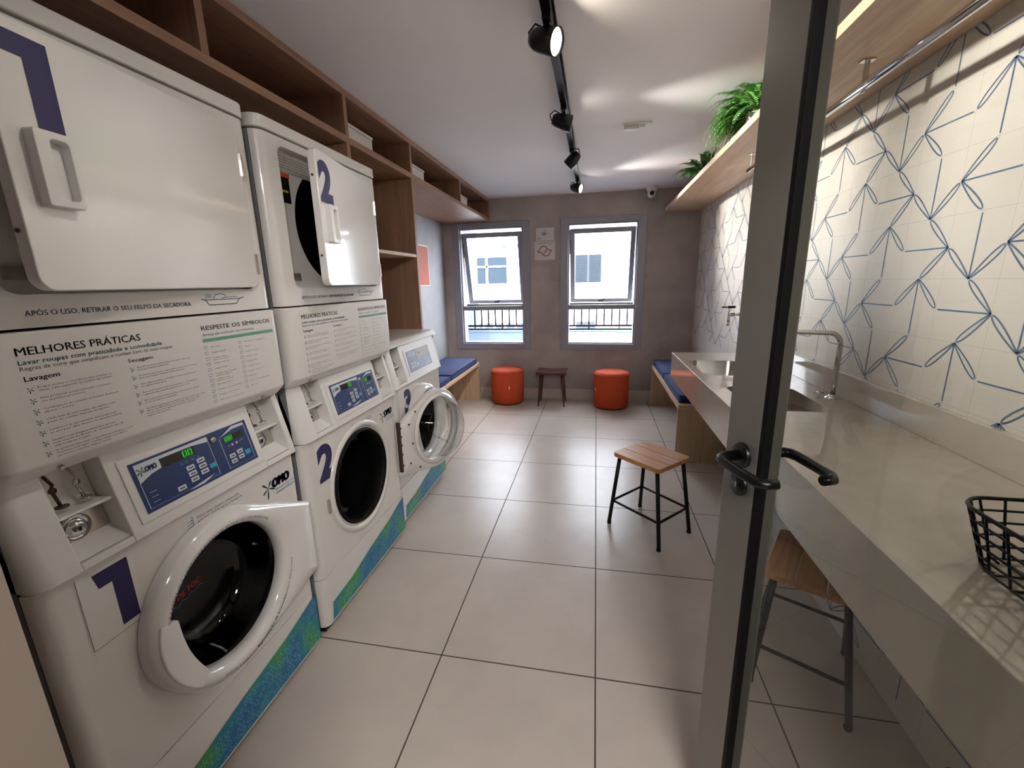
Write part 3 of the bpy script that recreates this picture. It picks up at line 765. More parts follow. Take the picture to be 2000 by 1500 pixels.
        btn = [(0.36, 0.43), (0.36, 0.30), (0.36, 0.17), (0.455, 0.49), (0.455, 0.36), (0.455, 0.23), (0.245, 0.12)]
        for a, b_ in btn: d.rect(a, a+0.065, b_, b_+0.095, 'whiteink', 0.0014); d.rect(a+0.012, a+0.053, b_+0.03, b_+0.06, 'inkgrey', 0.0018)
        for a, b_ in ((0.735, 0.27), (0.735, 0.14), (0.815, 0.30), (0.815, 0.17)): d.rect(a, a+0.058, b_, b_+0.095, 'whiteink', 0.0014); d.rect(a+0.012, a+0.046, b_+0.03, b_+0.06, 'inkgrey', 0.0018)
        d.rect(0.54, 0.595, 0.27, 0.37, 'cyanbtn', 0.0014); d.rect(0.89, 0.945, 0.20, 0.31, 'cyanbtn', 0.0014)
        for a in (0.33, 0.37, 0.42, 0.47): d.rect(a, a+0.022, 0.60, 0.645, 'inkblue', 0.0014)
        for a in (0.79, 0.835): d.rect(a, a+0.018, 0.54, 0.585, 'whiteink', 0.0014)
        d.line([(0.75, 0.55), (0.78, 0.56)], 0.006, 'whiteink', 0.0014); d.line([(0.87, 0.575), (0.92, 0.59)], 0.006, 'whiteink', 0.0014)
        for k in range(3): d.line([(0.06, 0.36-k*0.10), (0.11, 0.36-k*0.10)], 0.008, 'whiteink', 0.0014)
        d.poly([(0.32, 0.045), (0.45, 0.045), (0.56, 0.14), (0.40, 0.085)], 'whiteink', 0.0016)
        ky = MB(); ky.lathe([(0.0085, 0), (0.0085, 0.004), (0.005, 0.006), (0, 0.006)], S(0.004, P0+0.645*(P1-P0), Q0+0.83*(Q1-Q0)), 'X', 18); ky.build('key_switch', 'steel', root)
        # small brand mark: separate frame so that proportions stay right
        d.build('membrane_print', pan)
        d2 = Dec(lambda a, b, e: S(0.0035+e, a, b)); 
        cx, cy, s_ = P0+0.062*(P1-P0), Q0+0.80*(Q1-Q0), 0.012
        for ang in (2.4, 0.95, -2.65, -1.75, -0.45): drop(d2, cx, cy, ang, s_, s_*0.35, 'splash', 0.0018)
        d2.text('OMO', cx+0.010, cy-0.005, 0.0125, 'navy', w=0.028, bold=0.05, shear=0.08, d=0.002)
        d2.build('brand_print', pan)
    else:
        d.rect(0, 1, 0, 1, 'labgrey', 0.0006); d.poly([(0, 0), (1, 0), (1, 0.62), (0.6, 0.52), (0.42, 0.42), (0.42, 1), (0, 1)], 'panelblue', 0.0010)
        d.rect(0.06, 0.36, 0.72, 0.90, 'ledbg', 0.0014)
        for a, b_ in ((0.10, 0.15), (0.10, 0.32), (0.22, 0.15), (0.22, 0.32), (0.33, 0.20)): d.rect(a, a+0.08, b_, b_+0.12, 'whiteink', 0.0014)
        d.line([(0.72, 0.10), (0.92, 0.13)], 0.02, 'whiteink', 0.0014)
        d.build('membrane_print', pan)
        ky = MB(); ky.lathe([(0.0085, 0), (0.0085, 0.004), (0, 0.006)], S(0.004, P0+0.52*(P1-P0), Q0+0.80*(Q1-Q0)), 'X', 18); ky.build('key_switch', 'steel', root)
    # prints on the front panel
    if not single:
        d = Dec(lambda a, b, e: (e, a, b))
        omo(d, 0.604, 0.7475, 0.030)
        d.text('lavanderia', 0.633, 0.7325, 0.0095, 'inkcyan', w=0.092, shear=0.1); d.text('compartilhada', 0.633, 0.7195, 0.0085, 'inkblue', w=0.092, shear=0.1)
        d.build('brand_print', root); d = Dec(lambda a, b, e: (e, a, b))
        d.text('Evite mau cheiro, mantenha', 0.349, 0.7945, 0.0072, 'ink', w=0.142, res=1); d.text('a porta aberta após a lavagem', 0.349, 0.7835, 0.0072, 'ink', w=0.150, res=1)
        for k in range(3):
            z = 0.782+k*0.008
            d.line([(0.318, z), (0.332, z)]+[(0.332+0.005*math.sin(q*0.6), z+0.005-0.005*math.cos(q*0.6)) for q in range(1, 7)], 0.0014, 'inkblue')
        d.build('advice_print', root)
    if door_angle is not None:
        washer_door(root, (0.0, 0.742, 0.542 if door_angle == 0 else 0.532), door_angle, door_angle == 0)
        br = MB()
        if door_angle: br.box(0.0, 0.02, 0.738, 0.750, 0.385, 0.675); br.build('hinge_bracket', 'darkmetal', root)
def tower(num, y0, d1, d2, label):
    root = empty('washer_dryer_tower', (-1.05, y0, 0)); tag(root, label, 'washing machine', 'numbered washer and dryer towers')
    lower_washer(root, num, d1)
    # instruction panel between washer and dryer
    ip = MB()
    front_block(ip, [(1.046, -0.10, -0.020), (1.078, -0.10, 0.015), (1.331, -0.10, 0.015)], 0, W, VR, VR)
    ipo = ip.build('instruction_panel', 'machine', root, bevel=0.005)
    cached('instr', print_panel, 'instruction_print', ipo)
    for yy in (0.10, W-0.10):
        MB().lathe([(0.006, 0.0), (0.006, -0.008), (0, -0.009)], (-0.004, yy, 1.060), 'Z', 10).build('screw', 'steel', root)
    # dryer body
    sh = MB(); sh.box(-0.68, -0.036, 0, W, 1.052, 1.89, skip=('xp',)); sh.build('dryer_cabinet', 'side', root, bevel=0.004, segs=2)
    RC = (0.382, 1.637)
    fp = MB(); plate_hole(fp, [(0, 1.336), (W, 1.336), (W, 1.888), (0, 1.888)], RC, rrect(0.082, 0.688, 1.398, 1.862, 0.03), -0.032, 0.0, vr=VR)
    fp.build('dryer_front', 'machine', root, bevel=0.004)
    rp = MB(); plate_hole(rp, [(0.05, 1.39), (0.71, 1.39), (0.71, 1.88), (0.05, 1.88)], (0.385, 1.63), circ((0.385, 1.63), 0.215, 64), -0.05, -0.030)
    rp.build('dryer_recess', 'machine', root)
    dm = MB(); dm.lathe([(0.215, -0.03), (0.215, -0.10), (0.23, -0.11), (0.23, -0.5), (0, -0.5)], (0, 0.385, 1.63), 'X', 48); dm.build('dryer_drum', 'rubber', root)
    tpb = MB(); front_block(tpb, [(1.894, -0.68, 0.004), (1.934, -0.68, 0.004)], -0.002, W+0.002, VR, VR); tpb.build('dryer_top', 'machine', root, bevel=0.006)
    # stickers in the recess
    d = Dec(lambda a, b, e: (-0.0295+e, a, b))
    d.rect(0.090, 0.30, 1.79, 1.852, 'labgrey'); d.rect(0.090, 0.165, 1.775, 1.79, 'orangelab'); d.rect(0.090, 0.160, 1.69, 1.775, 'black'); d.rect(0.10, 0.150, 1.725, 1.732, 'yellowlab', 0.001)
    for k in range(5): d.line([(0.10, 1.842-k*0.009), (0.29, 1.842-k*0.009)], 0.0016, 'inkgrey', 0.001)
    d.build('warning_labels', root)
    MB().box(-0.030, -0.022, 0.108, 0.150, 1.425, 1.450).build('dryer_latch', 'steel', root)
    # dryer door
    dd = empty('dryer_door', (0.004, 0.682, 1.637), math.radians(d2), root)
    o = MB().prism(rrect(-0.588, 0, -0.234, 0.218, 0.028), lambda a, b, e: (e, a, b), -0.012, 0.014); o.build('door_panel', 'door_white', dd, bevel=0.003)
    d = Dec(lambda a, b, e: (0.0142+e, a, b))
    if num == '1': numeral(d, '1', -0.565, 0.045, 0.082, 0.150)
    else: numeral(d, '2', -0.578, 0.058, 0.105, 0.138)
    d.build('door_number', dd)
    h = MB(); plate_hole(h, rrect(-0.556, -0.492, -0.085, 0.043, 0.006), (-0.516, -0.02), rrect(-0.532, -0.500, -0.072, 0.030, 0.008), 0.010, 0.036, inner_depth=0.018)
    h.box(0.013, 0.018, -0.545, -0.49, -0.08, 0.04); h.build('door_handle', 'plastic', dd, bevel=0.002, segs=2)
    for zz in (0.115, -0.165): MB().box(0.002, 0.018, -0.004, 0.006, zz-0.03, zz+0.03).build('hinge', 'steel', dd)
    for zz in (0.13, -0.13): MB().lathe([(0.004, 0), (0.004, -0.003)], (0.0, -0.589, zz), 'Y', 8, cap1=True).build('screw', 'darkmetal', dd)
    # felt reminder
    d = Dec(lambda a, b, e: (e, a, b))
    d.text('APÓS O USO, RETIRAR O SEU FELPO DA SECADORA', 0.108, 1.3585, 0.0098, 'inkblue', w=0.345, bold=0.008)
    b0 = 0.486
    d.line([(b0, 1.374), (b0+0.012, 1.372), (b0+0.022, 1.3575), (b0+0.115, 1.3575), (b0+0.128, 1.372), (b0+0.146, 1.375)], 0.0022, 'ink')
    d.line([(b0+0.010, 1.3715), (b0+0.132, 1.3715)], 0.0018, 'ink')
    d.line([(b0+0.038, 1.373), (b0+0.045, 1.384), (b0+0.062, 1.388), (b0+0.078, 1.384), (b0+0.082, 1.378), (b0+0.066, 1.374)], 0.002, 'inkblue')
    for k in range(3): d.line([(b0+0.012, 1.377+k*0.004), (b0+0.032, 1.379+k*0.003)], 0.0016, 'inkcyan')
    d.line([(b0+0.082, 1.377), (b0+0.122, 1.377)], 0.0016, 'inkblue')
    d.build('felt_print', root)
    return root
tower('1', 0.515, 0.0, 5.5, 'white stacked washer and dryer numbered 1, washer door shut, nearest the doorway')
tower('2', 1.305, math.radians(163.5), 10, 'white stacked washer and dryer numbered 2, round washer door swung wide open')
w3 = empty('washing_machine', (-1.085, 2.10, 0)); tag(w3, 'low white front-loading washing machine numbered 3, without a dryer on top', 'washing machine')
lower_washer(w3, '3', 0.0, single=True)
mb = MB(); mb.add([(-0.68, 0, 1.05), (-0.04, 0, 1.05), (-0.01, 0, 1.062), (-0.035, 0, 1.088), (-0.06, 0, 1.095), (-0.68, 0, 1.095)]+[(-0.68, W, 1.05), (-0.04, W, 1.05), (-0.01, W, 1.062), (-0.035, W, 1.088), (-0.06, W, 1.095), (-0.68, W, 1.095)],
    [(0, 1, 2, 3, 4, 5), (11, 10, 9, 8, 7, 6)]+[(k, (k+1) % 6, 6+(k+1) % 6, 6+k) for k in range(6)])
mb.build('top_cover', 'machine', w3, bevel=0.004)

# ================================================================== LEFT SHELVES
XS = -1.224
u = empty('wall_shelf_unit', (XS, 0.2, 0)); tag(u, 'long brown wooden wall shelf unit over the washing machines, open compartments under the ceiling', 'shelf')
def up(name, x0, x1, y0, y1, z0, z1, mat, bev=0.0015): return MB().box(x0-XS, x1-XS, y0-0.2, y1-0.2, z0, z1).build(name, mat, u, bevel=bev, segs=2)
up('top_board', XL+0.002, XS, 0.2, 5.095, 2.302, 2.332, 'oak_y'); up('bottom_board', XL+0.002, XS, 0.2, 5.095, 2.090, 2.122, 'oak_y')
up('back_board', XL+0.002, XL+0.012, 0.2, 5.095, 2.122, 2.302, 'oak_y')
for yd in (0.56, 1.330, 2.135, 2.905, 3.985, 5.065): up('divider', XL+0.012, XS, yd, yd+0.03, 2.122, 2.302, 'oak_z')
up('side_panel', XL+0.002, XS, 2.135, 2.165, 1.11, 2.090, 'oak_z'); up('side_panel', XL+0.002, XS, 2.905, 2.935, 0.0, 2.090, 'oak_z')
up('niche_shelf', XL+0.002, XS-0.002, 2.165, 2.905, 1.583, 1.603, 'oak_pale_y'); up('niche_back', XL+0.002, XL+0.010, 2.165, 2.905, 1.11, 2.090, 'oak_z')
for i, (ya, yb, lb) in enumerate(((2.235, 2.51, 'white storage box in the shelf compartment above machine 2'), (3.03, 3.28, 'white storage box in the middle shelf compartment, left of the window'), (4.12, 4.40, 'white storage box in the last shelf compartment near the back wall'))):
    bx = empty('storage_box', (-1.40, (ya+yb)/2, 2.122)); tag(bx, lb, 'box', 'white boxes on the wall shelf unit')
    hy = (yb-ya)/2; mb = MB(); mb.box(-0.12, 0.12, -hy, hy, 0, 0.085); mb.build('body', 'box', bx, bevel=0.004); MB().box(-0.124, 0.124, -hy-0.004, hy+0.004, 0.085, 0.100).build('lid', 'box', bx, bevel=0.003)
# poster on left wall
pz = empty('notice_board', (XL, 4.36, 1.38)); tag(pz, 'small salmon-pink framed notice on the left wall beside the window', 'sign')
MB().box(0.0, 0.012, -0.20, 0.20, 0, 0.42).build('frame', 'paper', pz, bevel=0.002, segs=2); MB().box(0.012, 0.0135, -0.185, 0.185, 0.012, 0.408).build('sheet', 'pinkpaper', pz)

# ================================================================== BENCHES
def cushion(name, x0, x1, y0, y1, z0, h, label, group=None):
    root = empty(name, ((x0+x1)/2, (y0+y1)/2, z0)); tag(root, label, 'cushion', group)
    hx, hy = (x1-x0)/2-0.003, (y1-y0)/2-0.003; mb = MB(); N = 14
    def P_(i, j, s):
        a, b_ = -1+2*i/N, -1+2*j/N; dome = (1-a**4)*(1-b_**4)
        return (a*hx*(1-0.015*(b_*b_)), b_*hy*(1-0.015*(a*a)), h*0.5+s*(h*0.30+h*0.22*dome**0.5))
    top = [P_(i, j, 1) for i in range(N+1) for j in range(N+1)]; bot = [(p[0], p[1], 0.0) for p in [P_(i, j, -1) for i in range(N+1) for j in range(N+1)]]
    idx = lambda i, j: i*(N+1)+j
    fs = [(idx(i, j), idx(i+1, j), idx(i+1, j+1), idx(i, j+1)) for i in range(N) for j in range(N)]
    n0 = (N+1)**2; fs2 = [tuple(n0+k for k in f[::-1]) for f in fs]
    border = [idx(i, 0) for i in range(N+1)]+[idx(N, j) for j in range(1, N+1)]+[idx(i, N) for i in range(N-1, -1, -1)]+[idx(0, j) for j in range(N-1, 0, -1)]
    sd = [(border[k], border[(k+1) % len(border)], n0+border[(k+1) % len(border)], n0+border[k]) for k in range(len(border))]
    mb.add(top+bot, fs+fs2, 0, True); mb.add(top+bot, sd, 0, True); mb.build('pad', 'navyfab', root)
    pts = [top[k] for k in border]; MB().tube(pts, 0.005, seg=6, closed=True).build('piping', 'navyfab', root)
    return root
def bench(x0, x1, y0, y1, zt, front, label):
    root = empty('wooden_bench', ((x0+x1)/2, (y0+y1)/2, 0)); tag(root, label, 'bench')
    cx, cy = (x0+x1)/2, (y0+y1)/2; hx, hy = (x1-x0)/2, (y1-y0)/2
    MB().box(-hx, hx, -hy, hy, zt-0.035, zt).build('seat_board', 'oak_pale_y', root, bevel=0.0015, segs=2)
    for s_ in (-1, 1):
        a, b_ = (-hy, -hy+0.03) if s_ < 0 else (hy-0.03, hy)
        MB().box(-hx, hx, a, b_, 0, zt-0.035).build('end_panel', 'oak_pale_z', root, bevel=0.0015, segs=2)
    xb = hx-0.02 if front < 0 else -hx
    MB().box(xb, xb+0.02, -hy+0.03, hy-0.03, 0.12, zt-0.035).build('back_rail', 'oak_pale_y', root)
    return root
bench(XL+0.005, -1.367, 2.96, 4.93, 0.468, 1, 'light wooden bench along the left wall under the left window')
bench(0.634, XR-0.003, 3.312, 4.95, 0.462, -1, 'light wooden bench against the tiled wall beyond the sink counter')
ge = 'blue bench cushions'
cushion('bench_cushion', XL+0.02, -1.375, 3.90, 4.87, 0.469, 0.075, 'navy blue cushion on the left bench, the one nearer the back wall', ge)
cushion('bench_cushion', XL+0.02, -1.375, 2.98, 3.89, 0.469, 0.065, 'navy blue cushion on the left bench, partly hidden by washing machine 3', ge)
cushion('bench_cushion', 0.645, XR-0.015, 4.19, 4.92, 0.463, 0.075, 'navy blue cushion on the right bench, the one by the back wall', ge)
cushion('bench_cushion', 0.645, XR-0.015, 3.36, 4.18, 0.463, 0.075, 'navy blue cushion on the right bench, the one under the counter end', ge)

# ================================================================== POUFS AND STOOLS
def pouf(x, y, ang, label):
    root = empty('round_pouf', (x, y, 0), ang); tag(root, label, 'pouf', 'orange poufs under the windows')
    R_, H = 0.193, 0.405; mb = MB()
    mb.lathe([(0.0, 0.012), (R_-0.012, 0.012), (R_, 0.025), (R_+0.003, H*0.5), (R_, H-0.03), (R_-0.004, H-0.018)], (0, 0, 0), 'Z', 48)
    mb.build('body', 'orangefab', root, fix=False)
    tp = MB(); tp.lathe([(R_-0.004, H-0.018), (R_-0.012, H-0.003), (R_-0.05, H+0.006), (0.0, H+0.010)], (0, 0, 0), 'Z', 48); tp.build('top_panel', 'orangefab', root, fix=False)
    pp = MB(); pp.tube([((R_+0.001)*math.cos(k*2*PI/40), (R_+0.001)*math.sin(k*2*PI/40), H-0.02) for k in range(40)], 0.004, seg=6, closed=True); pp.build('piping', 'orangefab', root)
    bs = MB(); bs.lathe([(R_-0.02, 0.0), (R_-0.02, 0.014)], (0, 0, 0), 'Z', 40, cap0=True); bs.build('base', 'black', root)
    MB().box(R_+0.002, R_+0.007, -0.008, 0.008, 0.20, 0.235).build('pull_tab', 'pink', root, bevel=0.001, segs=1)
    return root
pouf(-1.018, 4.885, -PI/2+0.3, 'orange round pouf under the left window, tab facing front')
pouf(0.190, 4.826, PI+0.5, 'orange round pouf under the right window, nearer the blue bench cushions')
def wood_stool(x, y, rz, hl, hw, feet, label, mat='teak'):
    root = empty('wooden_seat_stool', (x, y, 0), rz); tag(root, label, 'stool', 'black steel stools with plank seats')
    zt = 0.452; seat = MB()
    out = rrect(-hl, hl, -hw, hw, 0.022)
    n = 3; w_ = 2*hw/n
    for k in range(n):
        a, b_ = -hw+k*w_+0.0010, -hw+(k+1)*w_-0.0010
        lo, hi = (0.022 if k == 0 else 0), (0.022 if k == n-1 else 0)
        pts = []
        c = [(-hl, a, lo, PI, 1), (hl, a, lo, 1.5*PI, 1), (hl, b_, hi, 0, 1), (-hl, b_, hi, PI/2, 1)]
        for (px, py, r, q, _) in c:
            if r == 0: pts.append((px, py))
            else:
                ccx = px+(r if px < 0 else -r); ccy = py+(r if py < 0 else -r)
                for t in range(6): pts.append((ccx+r*math.cos(q+PI/2*t/5), ccy+r*math.sin(q+PI/2*t/5)))
        seat.prism(pts, lambda u_, v_, e_: (u_, v_, e_), zt-0.024, zt)
    seat.build('seat', mat, root, bevel=0.002, segs=2)
    tops = [(-hl+0.03, -hw+0.03), (hl-0.03, -hw+0.03), (hl-0.03, hw-0.03), (-hl+0.03, hw-0.03)]
    rails = []
    for (tx, ty), (fx, fy) in zip(tops, feet):
        lg = MB(); lg.tube([(tx, ty, zt-0.024), (fx, fy, 0.02)], 0.0108, seg=12); lg.lathe([(0.012, 0.0), (0.012, 0.012), (0.009, 0.026)], (fx, fy, 0), 'Z', 12, cap0=True)
        lg.build('leg', 'blacksteel', root)
        t = (0.15-0.02)/(zt-0.044); rails.append((fx+(tx-fx)*t, fy+(ty-fy)*t, 0.15))
    for k in range(4): MB().tube([rails[k], rails[(k+1) % 4]], 0.0070, seg=8).build('stretcher', 'blacksteel', root)
    fr = MB(); fr.tube([(tx, ty, zt-0.029) for tx, ty in tops], 0.005, seg=6, closed=True); fr.build('under_frame', 'blacksteel', root)
    return root
def feetloc(cx, cy, rz, pts):
    c, s = math.cos(-rz), math.sin(-rz); return [((x-cx)*c-(y-cy)*s, (x-cx)*s+(y-cy)*c) for x, y in pts]
rz = math.radians(-44); cx, cy = 0.322, 2.332
wood_stool(cx, cy, rz, 0.155, 0.142, feetloc(cx, cy, rz, [(0.107, 2.343), (0.355, 2.105), (0.545, 2.309), (0.303, 2.565)]), 'stool with warm brown plank seat standing free in the middle of the floor')
rz = math.radians(-29+90); cx, cy = 0.757, 1.45
wood_stool(cx, cy, rz, 0.160, 0.128, feetloc(cx, cy, rz, [(0.813, 1.242), (0.955, 1.550), (0.705, 1.690), (0.57, 1.377)]), 'stool with plank seat behind the glass door, half under the stone counter')
st = empty('side_table', (-0.48, 4.85, 0)); tag(st, 'small dark brown wooden side table between the two orange poufs', 'side table')
mb = MB(); N = 12; tw, td, zt = 0.172, 0.14, 0.405
for s_, zz in ((1, zt), (-1, zt-0.028)): pass
grid = [(-tw+2*tw*i/N, -td+2*td*j/N, zt-0.010*math.cos(PI*0.5*(-1+2*i/N))) for i in range(N+1) for j in range(N+1)]
idx = lambda i, j: i*(N+1)+j; fs = [(idx(i, j), idx(i+1, j), idx(i+1, j+1), idx(i, j+1)) for i in range(N) for j in range(N)]
border = [idx(i, 0) for i in range(N+1)]+[idx(N, j) for j in range(1, N+1)]+[idx(i, N) for i in range(N-1, -1, -1)]+[idx(0, j) for j in range(N-1, 0, -1)]
n0 = len(grid); bot = [(x, y, zt-0.034) for x, y, z in grid]
mb.add(grid+bot, fs+[tuple(n0+k for k in f[::-1]) for f in fs]+[(border[k], border[(k+1) % len(border)], n0+border[(k+1) % len(border)], n0+border[k]) for k in range(len(border))], 0, False)
mb.build('table_top', 'darkwood', st, bevel=0.004, segs=2)
for sx in (-1, 1):
    for sy in (-1, 1):
        MB().tube([(sx*0.118, sy*0.09, zt-0.034), (sx*0.150, sy*0.125, 0)], [0.016, 0.008], seg=12).build('leg', 'darkwood', st)

# ================================================================== COUNTER, SINKS, TAPS
ZT, XF, YE = 0.88, 0.553, 3.248
ct = empty('stone_counter', (XF, 0.3, ZT)); tag(ct, 'long beige stone counter with deep front apron and two cut-in sinks along the tiled wall', 'counter')
SK = [(0.63, 0.925, 1.80, 2.215), (0.60, 0.895, 2.46, 2.93)]
y0_, y1_ = 0.20, YE
mb = MB(); T_ = 0.025
# top surface pieces round the two holes, via plate_hole in x-y
def ctop(ya, yb, hole):
    outer = [(XF, ya), (XR-0.002, ya), (XR-0.002, yb), (XF, yb)]
    if hole:
        inner = rrect(hole[0], hole[1], hole[2], hole[3], 0.06); c = ((hole[0]+hole[1])/2, (hole[2]+hole[3])/2)
        an = angset(40, (outer, c), (inner, c)); ro = radial(outer, c, an); ri = radial(inner, c, an)
        rg = lambda rr, z: [(c[0]+r*math.cos(a)-XF, c[1]+r*math.sin(a)-0.3, z) for r, a in zip(rr, an)]
        mb.loft([rg(ro, 0), rg(ri, 0), rg(ri, -T_), rg(ro, -T_)])
    else: mb.add([(XF-XF, ya-0.3, 0), (XR-0.002-XF, ya-0.3, 0), (XR-0.002-XF, yb-0.3, 0), (0, yb-0.3, 0)], [(0, 1, 2, 3)])
ctop(y0_, 1.5, None); ctop(1.5, 2.34, SK[0]); ctop(2.34, y1_, SK[1])
mb.build('worktop', 'counter', ct, fix=False)
ap = MB(); ap.box(-0.0008, 0.022, y0_-0.3, y1_-0.3, -0.180, -0.0008); ap.box(0, XR-XF-0.002, y1_-0.3-0.02, y1_-0.3-0.0005, -0.180, -0.0008); ap.build('apron', 'counter', ct, bevel=0.001, segs=2)
us = MB(); us.box(XR-XF-0.022, XR-XF-0.002, y0_-0.3, y1_-0.3, 0.0005, 0.108); us.build('upstand', 'counter', ct, bevel=0.001, segs=2)
for i, (a0, a1, b0, b1) in enumerate(SK):
    s = empty('sink_basin', ((a0+a1)/2, (b0+b1)/2, ZT-0.0)); tag(s, ['stainless steel sink basin in the counter, nearer, beside the tall tap', 'stainless steel sink basin in the counter, farther, near the bench end'][i], 'sink', 'steel sinks')
    hx, hy = (a1-a0)/2-0.0005, (b1-b0)/2-0.0005
    mb = MB(); rings = []
    for ins, z, r in ((0, -0.001, 0.06), (0.0, -0.02, 0.06), (0.006, -0.12, 0.055), (0.02, -0.15, 0.05), (0.05, -0.16, 0.04), (0.11, -0.165, 0.02)):
        rings.append([(x, y, z) for x, y in rrect(-hx+ins, hx-ins, -hy+ins, hy-ins, r)])
    mb.loft(rings, 0, True, cap_last=True); mb.build('bowl', 'steel', s, fix=False)
    MB().lathe([(0.035, -0.164), (0.035, -0.160), (0.028, -0.162), (0.0, -0.163)], (0, 0, 0), 'Z', 24).build('drain', 'chrome', s)
def arc(c, r, a0, a1, n, f): return [f(c[0]+r*math.cos(a0+(a1-a0)*k/n), c[1]+r*math.sin(a0+(a1-a0)*k/n)) for k in range(n+1)]
tp = empty('tall_tap', (1.015, 2.02, ZT)); tag(tp, 'tall chrome gooseneck tap standing on the counter behind the nearer sink', 'tap')
pts = [(0, 0, 0), (0, 0, 0.235)]+[( -0.05+0.05*math.cos(q), 0, 0.235+0.05*math.sin(q)) for q in [k*PI/2/8 for k in range(1, 9)]]+[(-0.20, 0, 0.290), (-0.225, 0, 0.283), (-0.232, 0, 0.255)]
MB().tube(pts, 0.0105, seg=16).build('spout', 'chrome', tp)
MB().lathe([(0.027, 0.0), (0.027, 0.006), (0.014, 0.012), (0.012, 0.02)], (0, 0, 0), 'Z', 24).build('base_flange', 'chrome', tp)
mb = MB(); mb.lathe([(0.009, 0), (0.009, 0.03)], (-0.055, 0.0, 0.0), 'Z', 14, cap1=True); mb.tube([(-0.055, -0.02, 0.024), (-0.055, 0.02, 0.024)], 0.004); mb.tube([(-0.075, 0, 0.024), (-0.035, 0, 0.024)], 0.004); mb.build('lever', 'chrome', tp)
tp = empty('wall_tap', (XR, 3.50, 1.13)); tag(tp, 'short chrome tap mounted on the tiled wall above the farther sink', 'tap')
mb = MB(); mb.tube([(0, 0, 0), (-0.09, 0, 0)], 0.012, seg=14); mb.tube([(-0.09, 0, 0.045), (-0.09, 0, -0.055)], [0.013, 0.011], seg=14); mb.lathe([(0.022, -0.012), (0.022, -0.001)], (0, 0, 0), 'X', 20, cap0=True); mb.build('body', 'chrome', tp)
mb = MB(); mb.tube([(-0.10, 0, 0.055), (-0.05, 0, 0.055)], 0.009, seg=12); mb.tube([(-0.10, 0, 0.055), (-0.145, 0, 0.055)], 0.005, seg=10); mb.build('handle', 'blacksteel', tp)
MB().lathe([(0.013, -0.085), (0.013, -0.055)], (-0.09, 0, 0), 'Z', 16, cap0=True, cap1=True).build('aerator', 'steel', tp)
# wire basket
bk = empty('wire_basket', (0.805, 0.735, ZT)); tag(bk, 'black wire basket standing on the stone counter at the right edge', 'basket')
def rr_pt(h, t):
    s = 0.82+0.18*h; return [(x*s, y*s) for x, y in rrect(-0.145, 0.145, -0.135, 0.135, 0.055, 8)]
mb = MB()
for k in range(6): mb.tube([(x, y, 0.006+0.108*k/5) for x, y in rr_pt(k/5, 0)], 0.0022 if k < 5 else 0.0036, seg=6, closed=True)
mb.build('rings', 'blacksteel', bk)
mb = MB(); R0, R1 = rr_pt(0, 0), rr_pt(1, 0)
for k in range(0, len(R0), 2): mb.tube([(R0[k][0]*0.90, R0[k][1]*0.90, 0.003), (R0[k][0], R0[k][1], 0.010), (R1[k][0], R1[k][1], 0.114)], 0.0022, seg=6)
for t in (-0.06, -0.02, 0.02, 0.06):
    mb.tube([(-0.115, t, 0.003), (0.115, t, 0.003)], 0.0022, seg=6); mb.tube([(t, -0.105, 0.003), (t, 0.105, 0.003)], 0.0022, seg=6)
    for sx in (-1, 1):
        mb.tube([(sx*0.119, t, 0.008), (sx*0.145, t, 0.114)], 0.0022, seg=6); mb.tube([(t, sx*0.110, 0.008), (t, sx*0.135, 0.114)], 0.0022, seg=6)
mb.build('wires', 'blacksteel', bk)

# ================================================================== RIGHT SHELF, ROD, PLANTS
SZ0, SZ1 = 2.098, 2.133
SX = 0.700
rs = MB().box(SX, XR-0.002, 0.2, YB-0.004, SZ0-0.0, SZ1).build('wall_shelf', 'oak_pale_y', bevel=0.0015, segs=2); tag(rs, 'long pale wooden shelf high on the tiled wall carrying two ferns', 'shelf')
rd = empty('hanging_rod', (0.875, 0.4, 2.02)); tag(rd, 'chrome clothes rod hanging under the right wooden shelf', 'clothes rod')
MB().tube([(0, 0, 0), (0, 2.60, 0)], 0.0135, seg=20).build('rod', 'chrome', rd)
for yy in (0.35, 1.44, 2.55):
    mb = MB(); mb.box(-0.003, 0.003, yy-0.012, yy+0.012, -0.02, SZ0-2.02-0.001); mb.box(-0.02, 0.02, yy-0.014, yy+0.014, SZ0-2.02-0.004, SZ0-2.02-0.0008); mb.build('bracket', 'steel', rd)
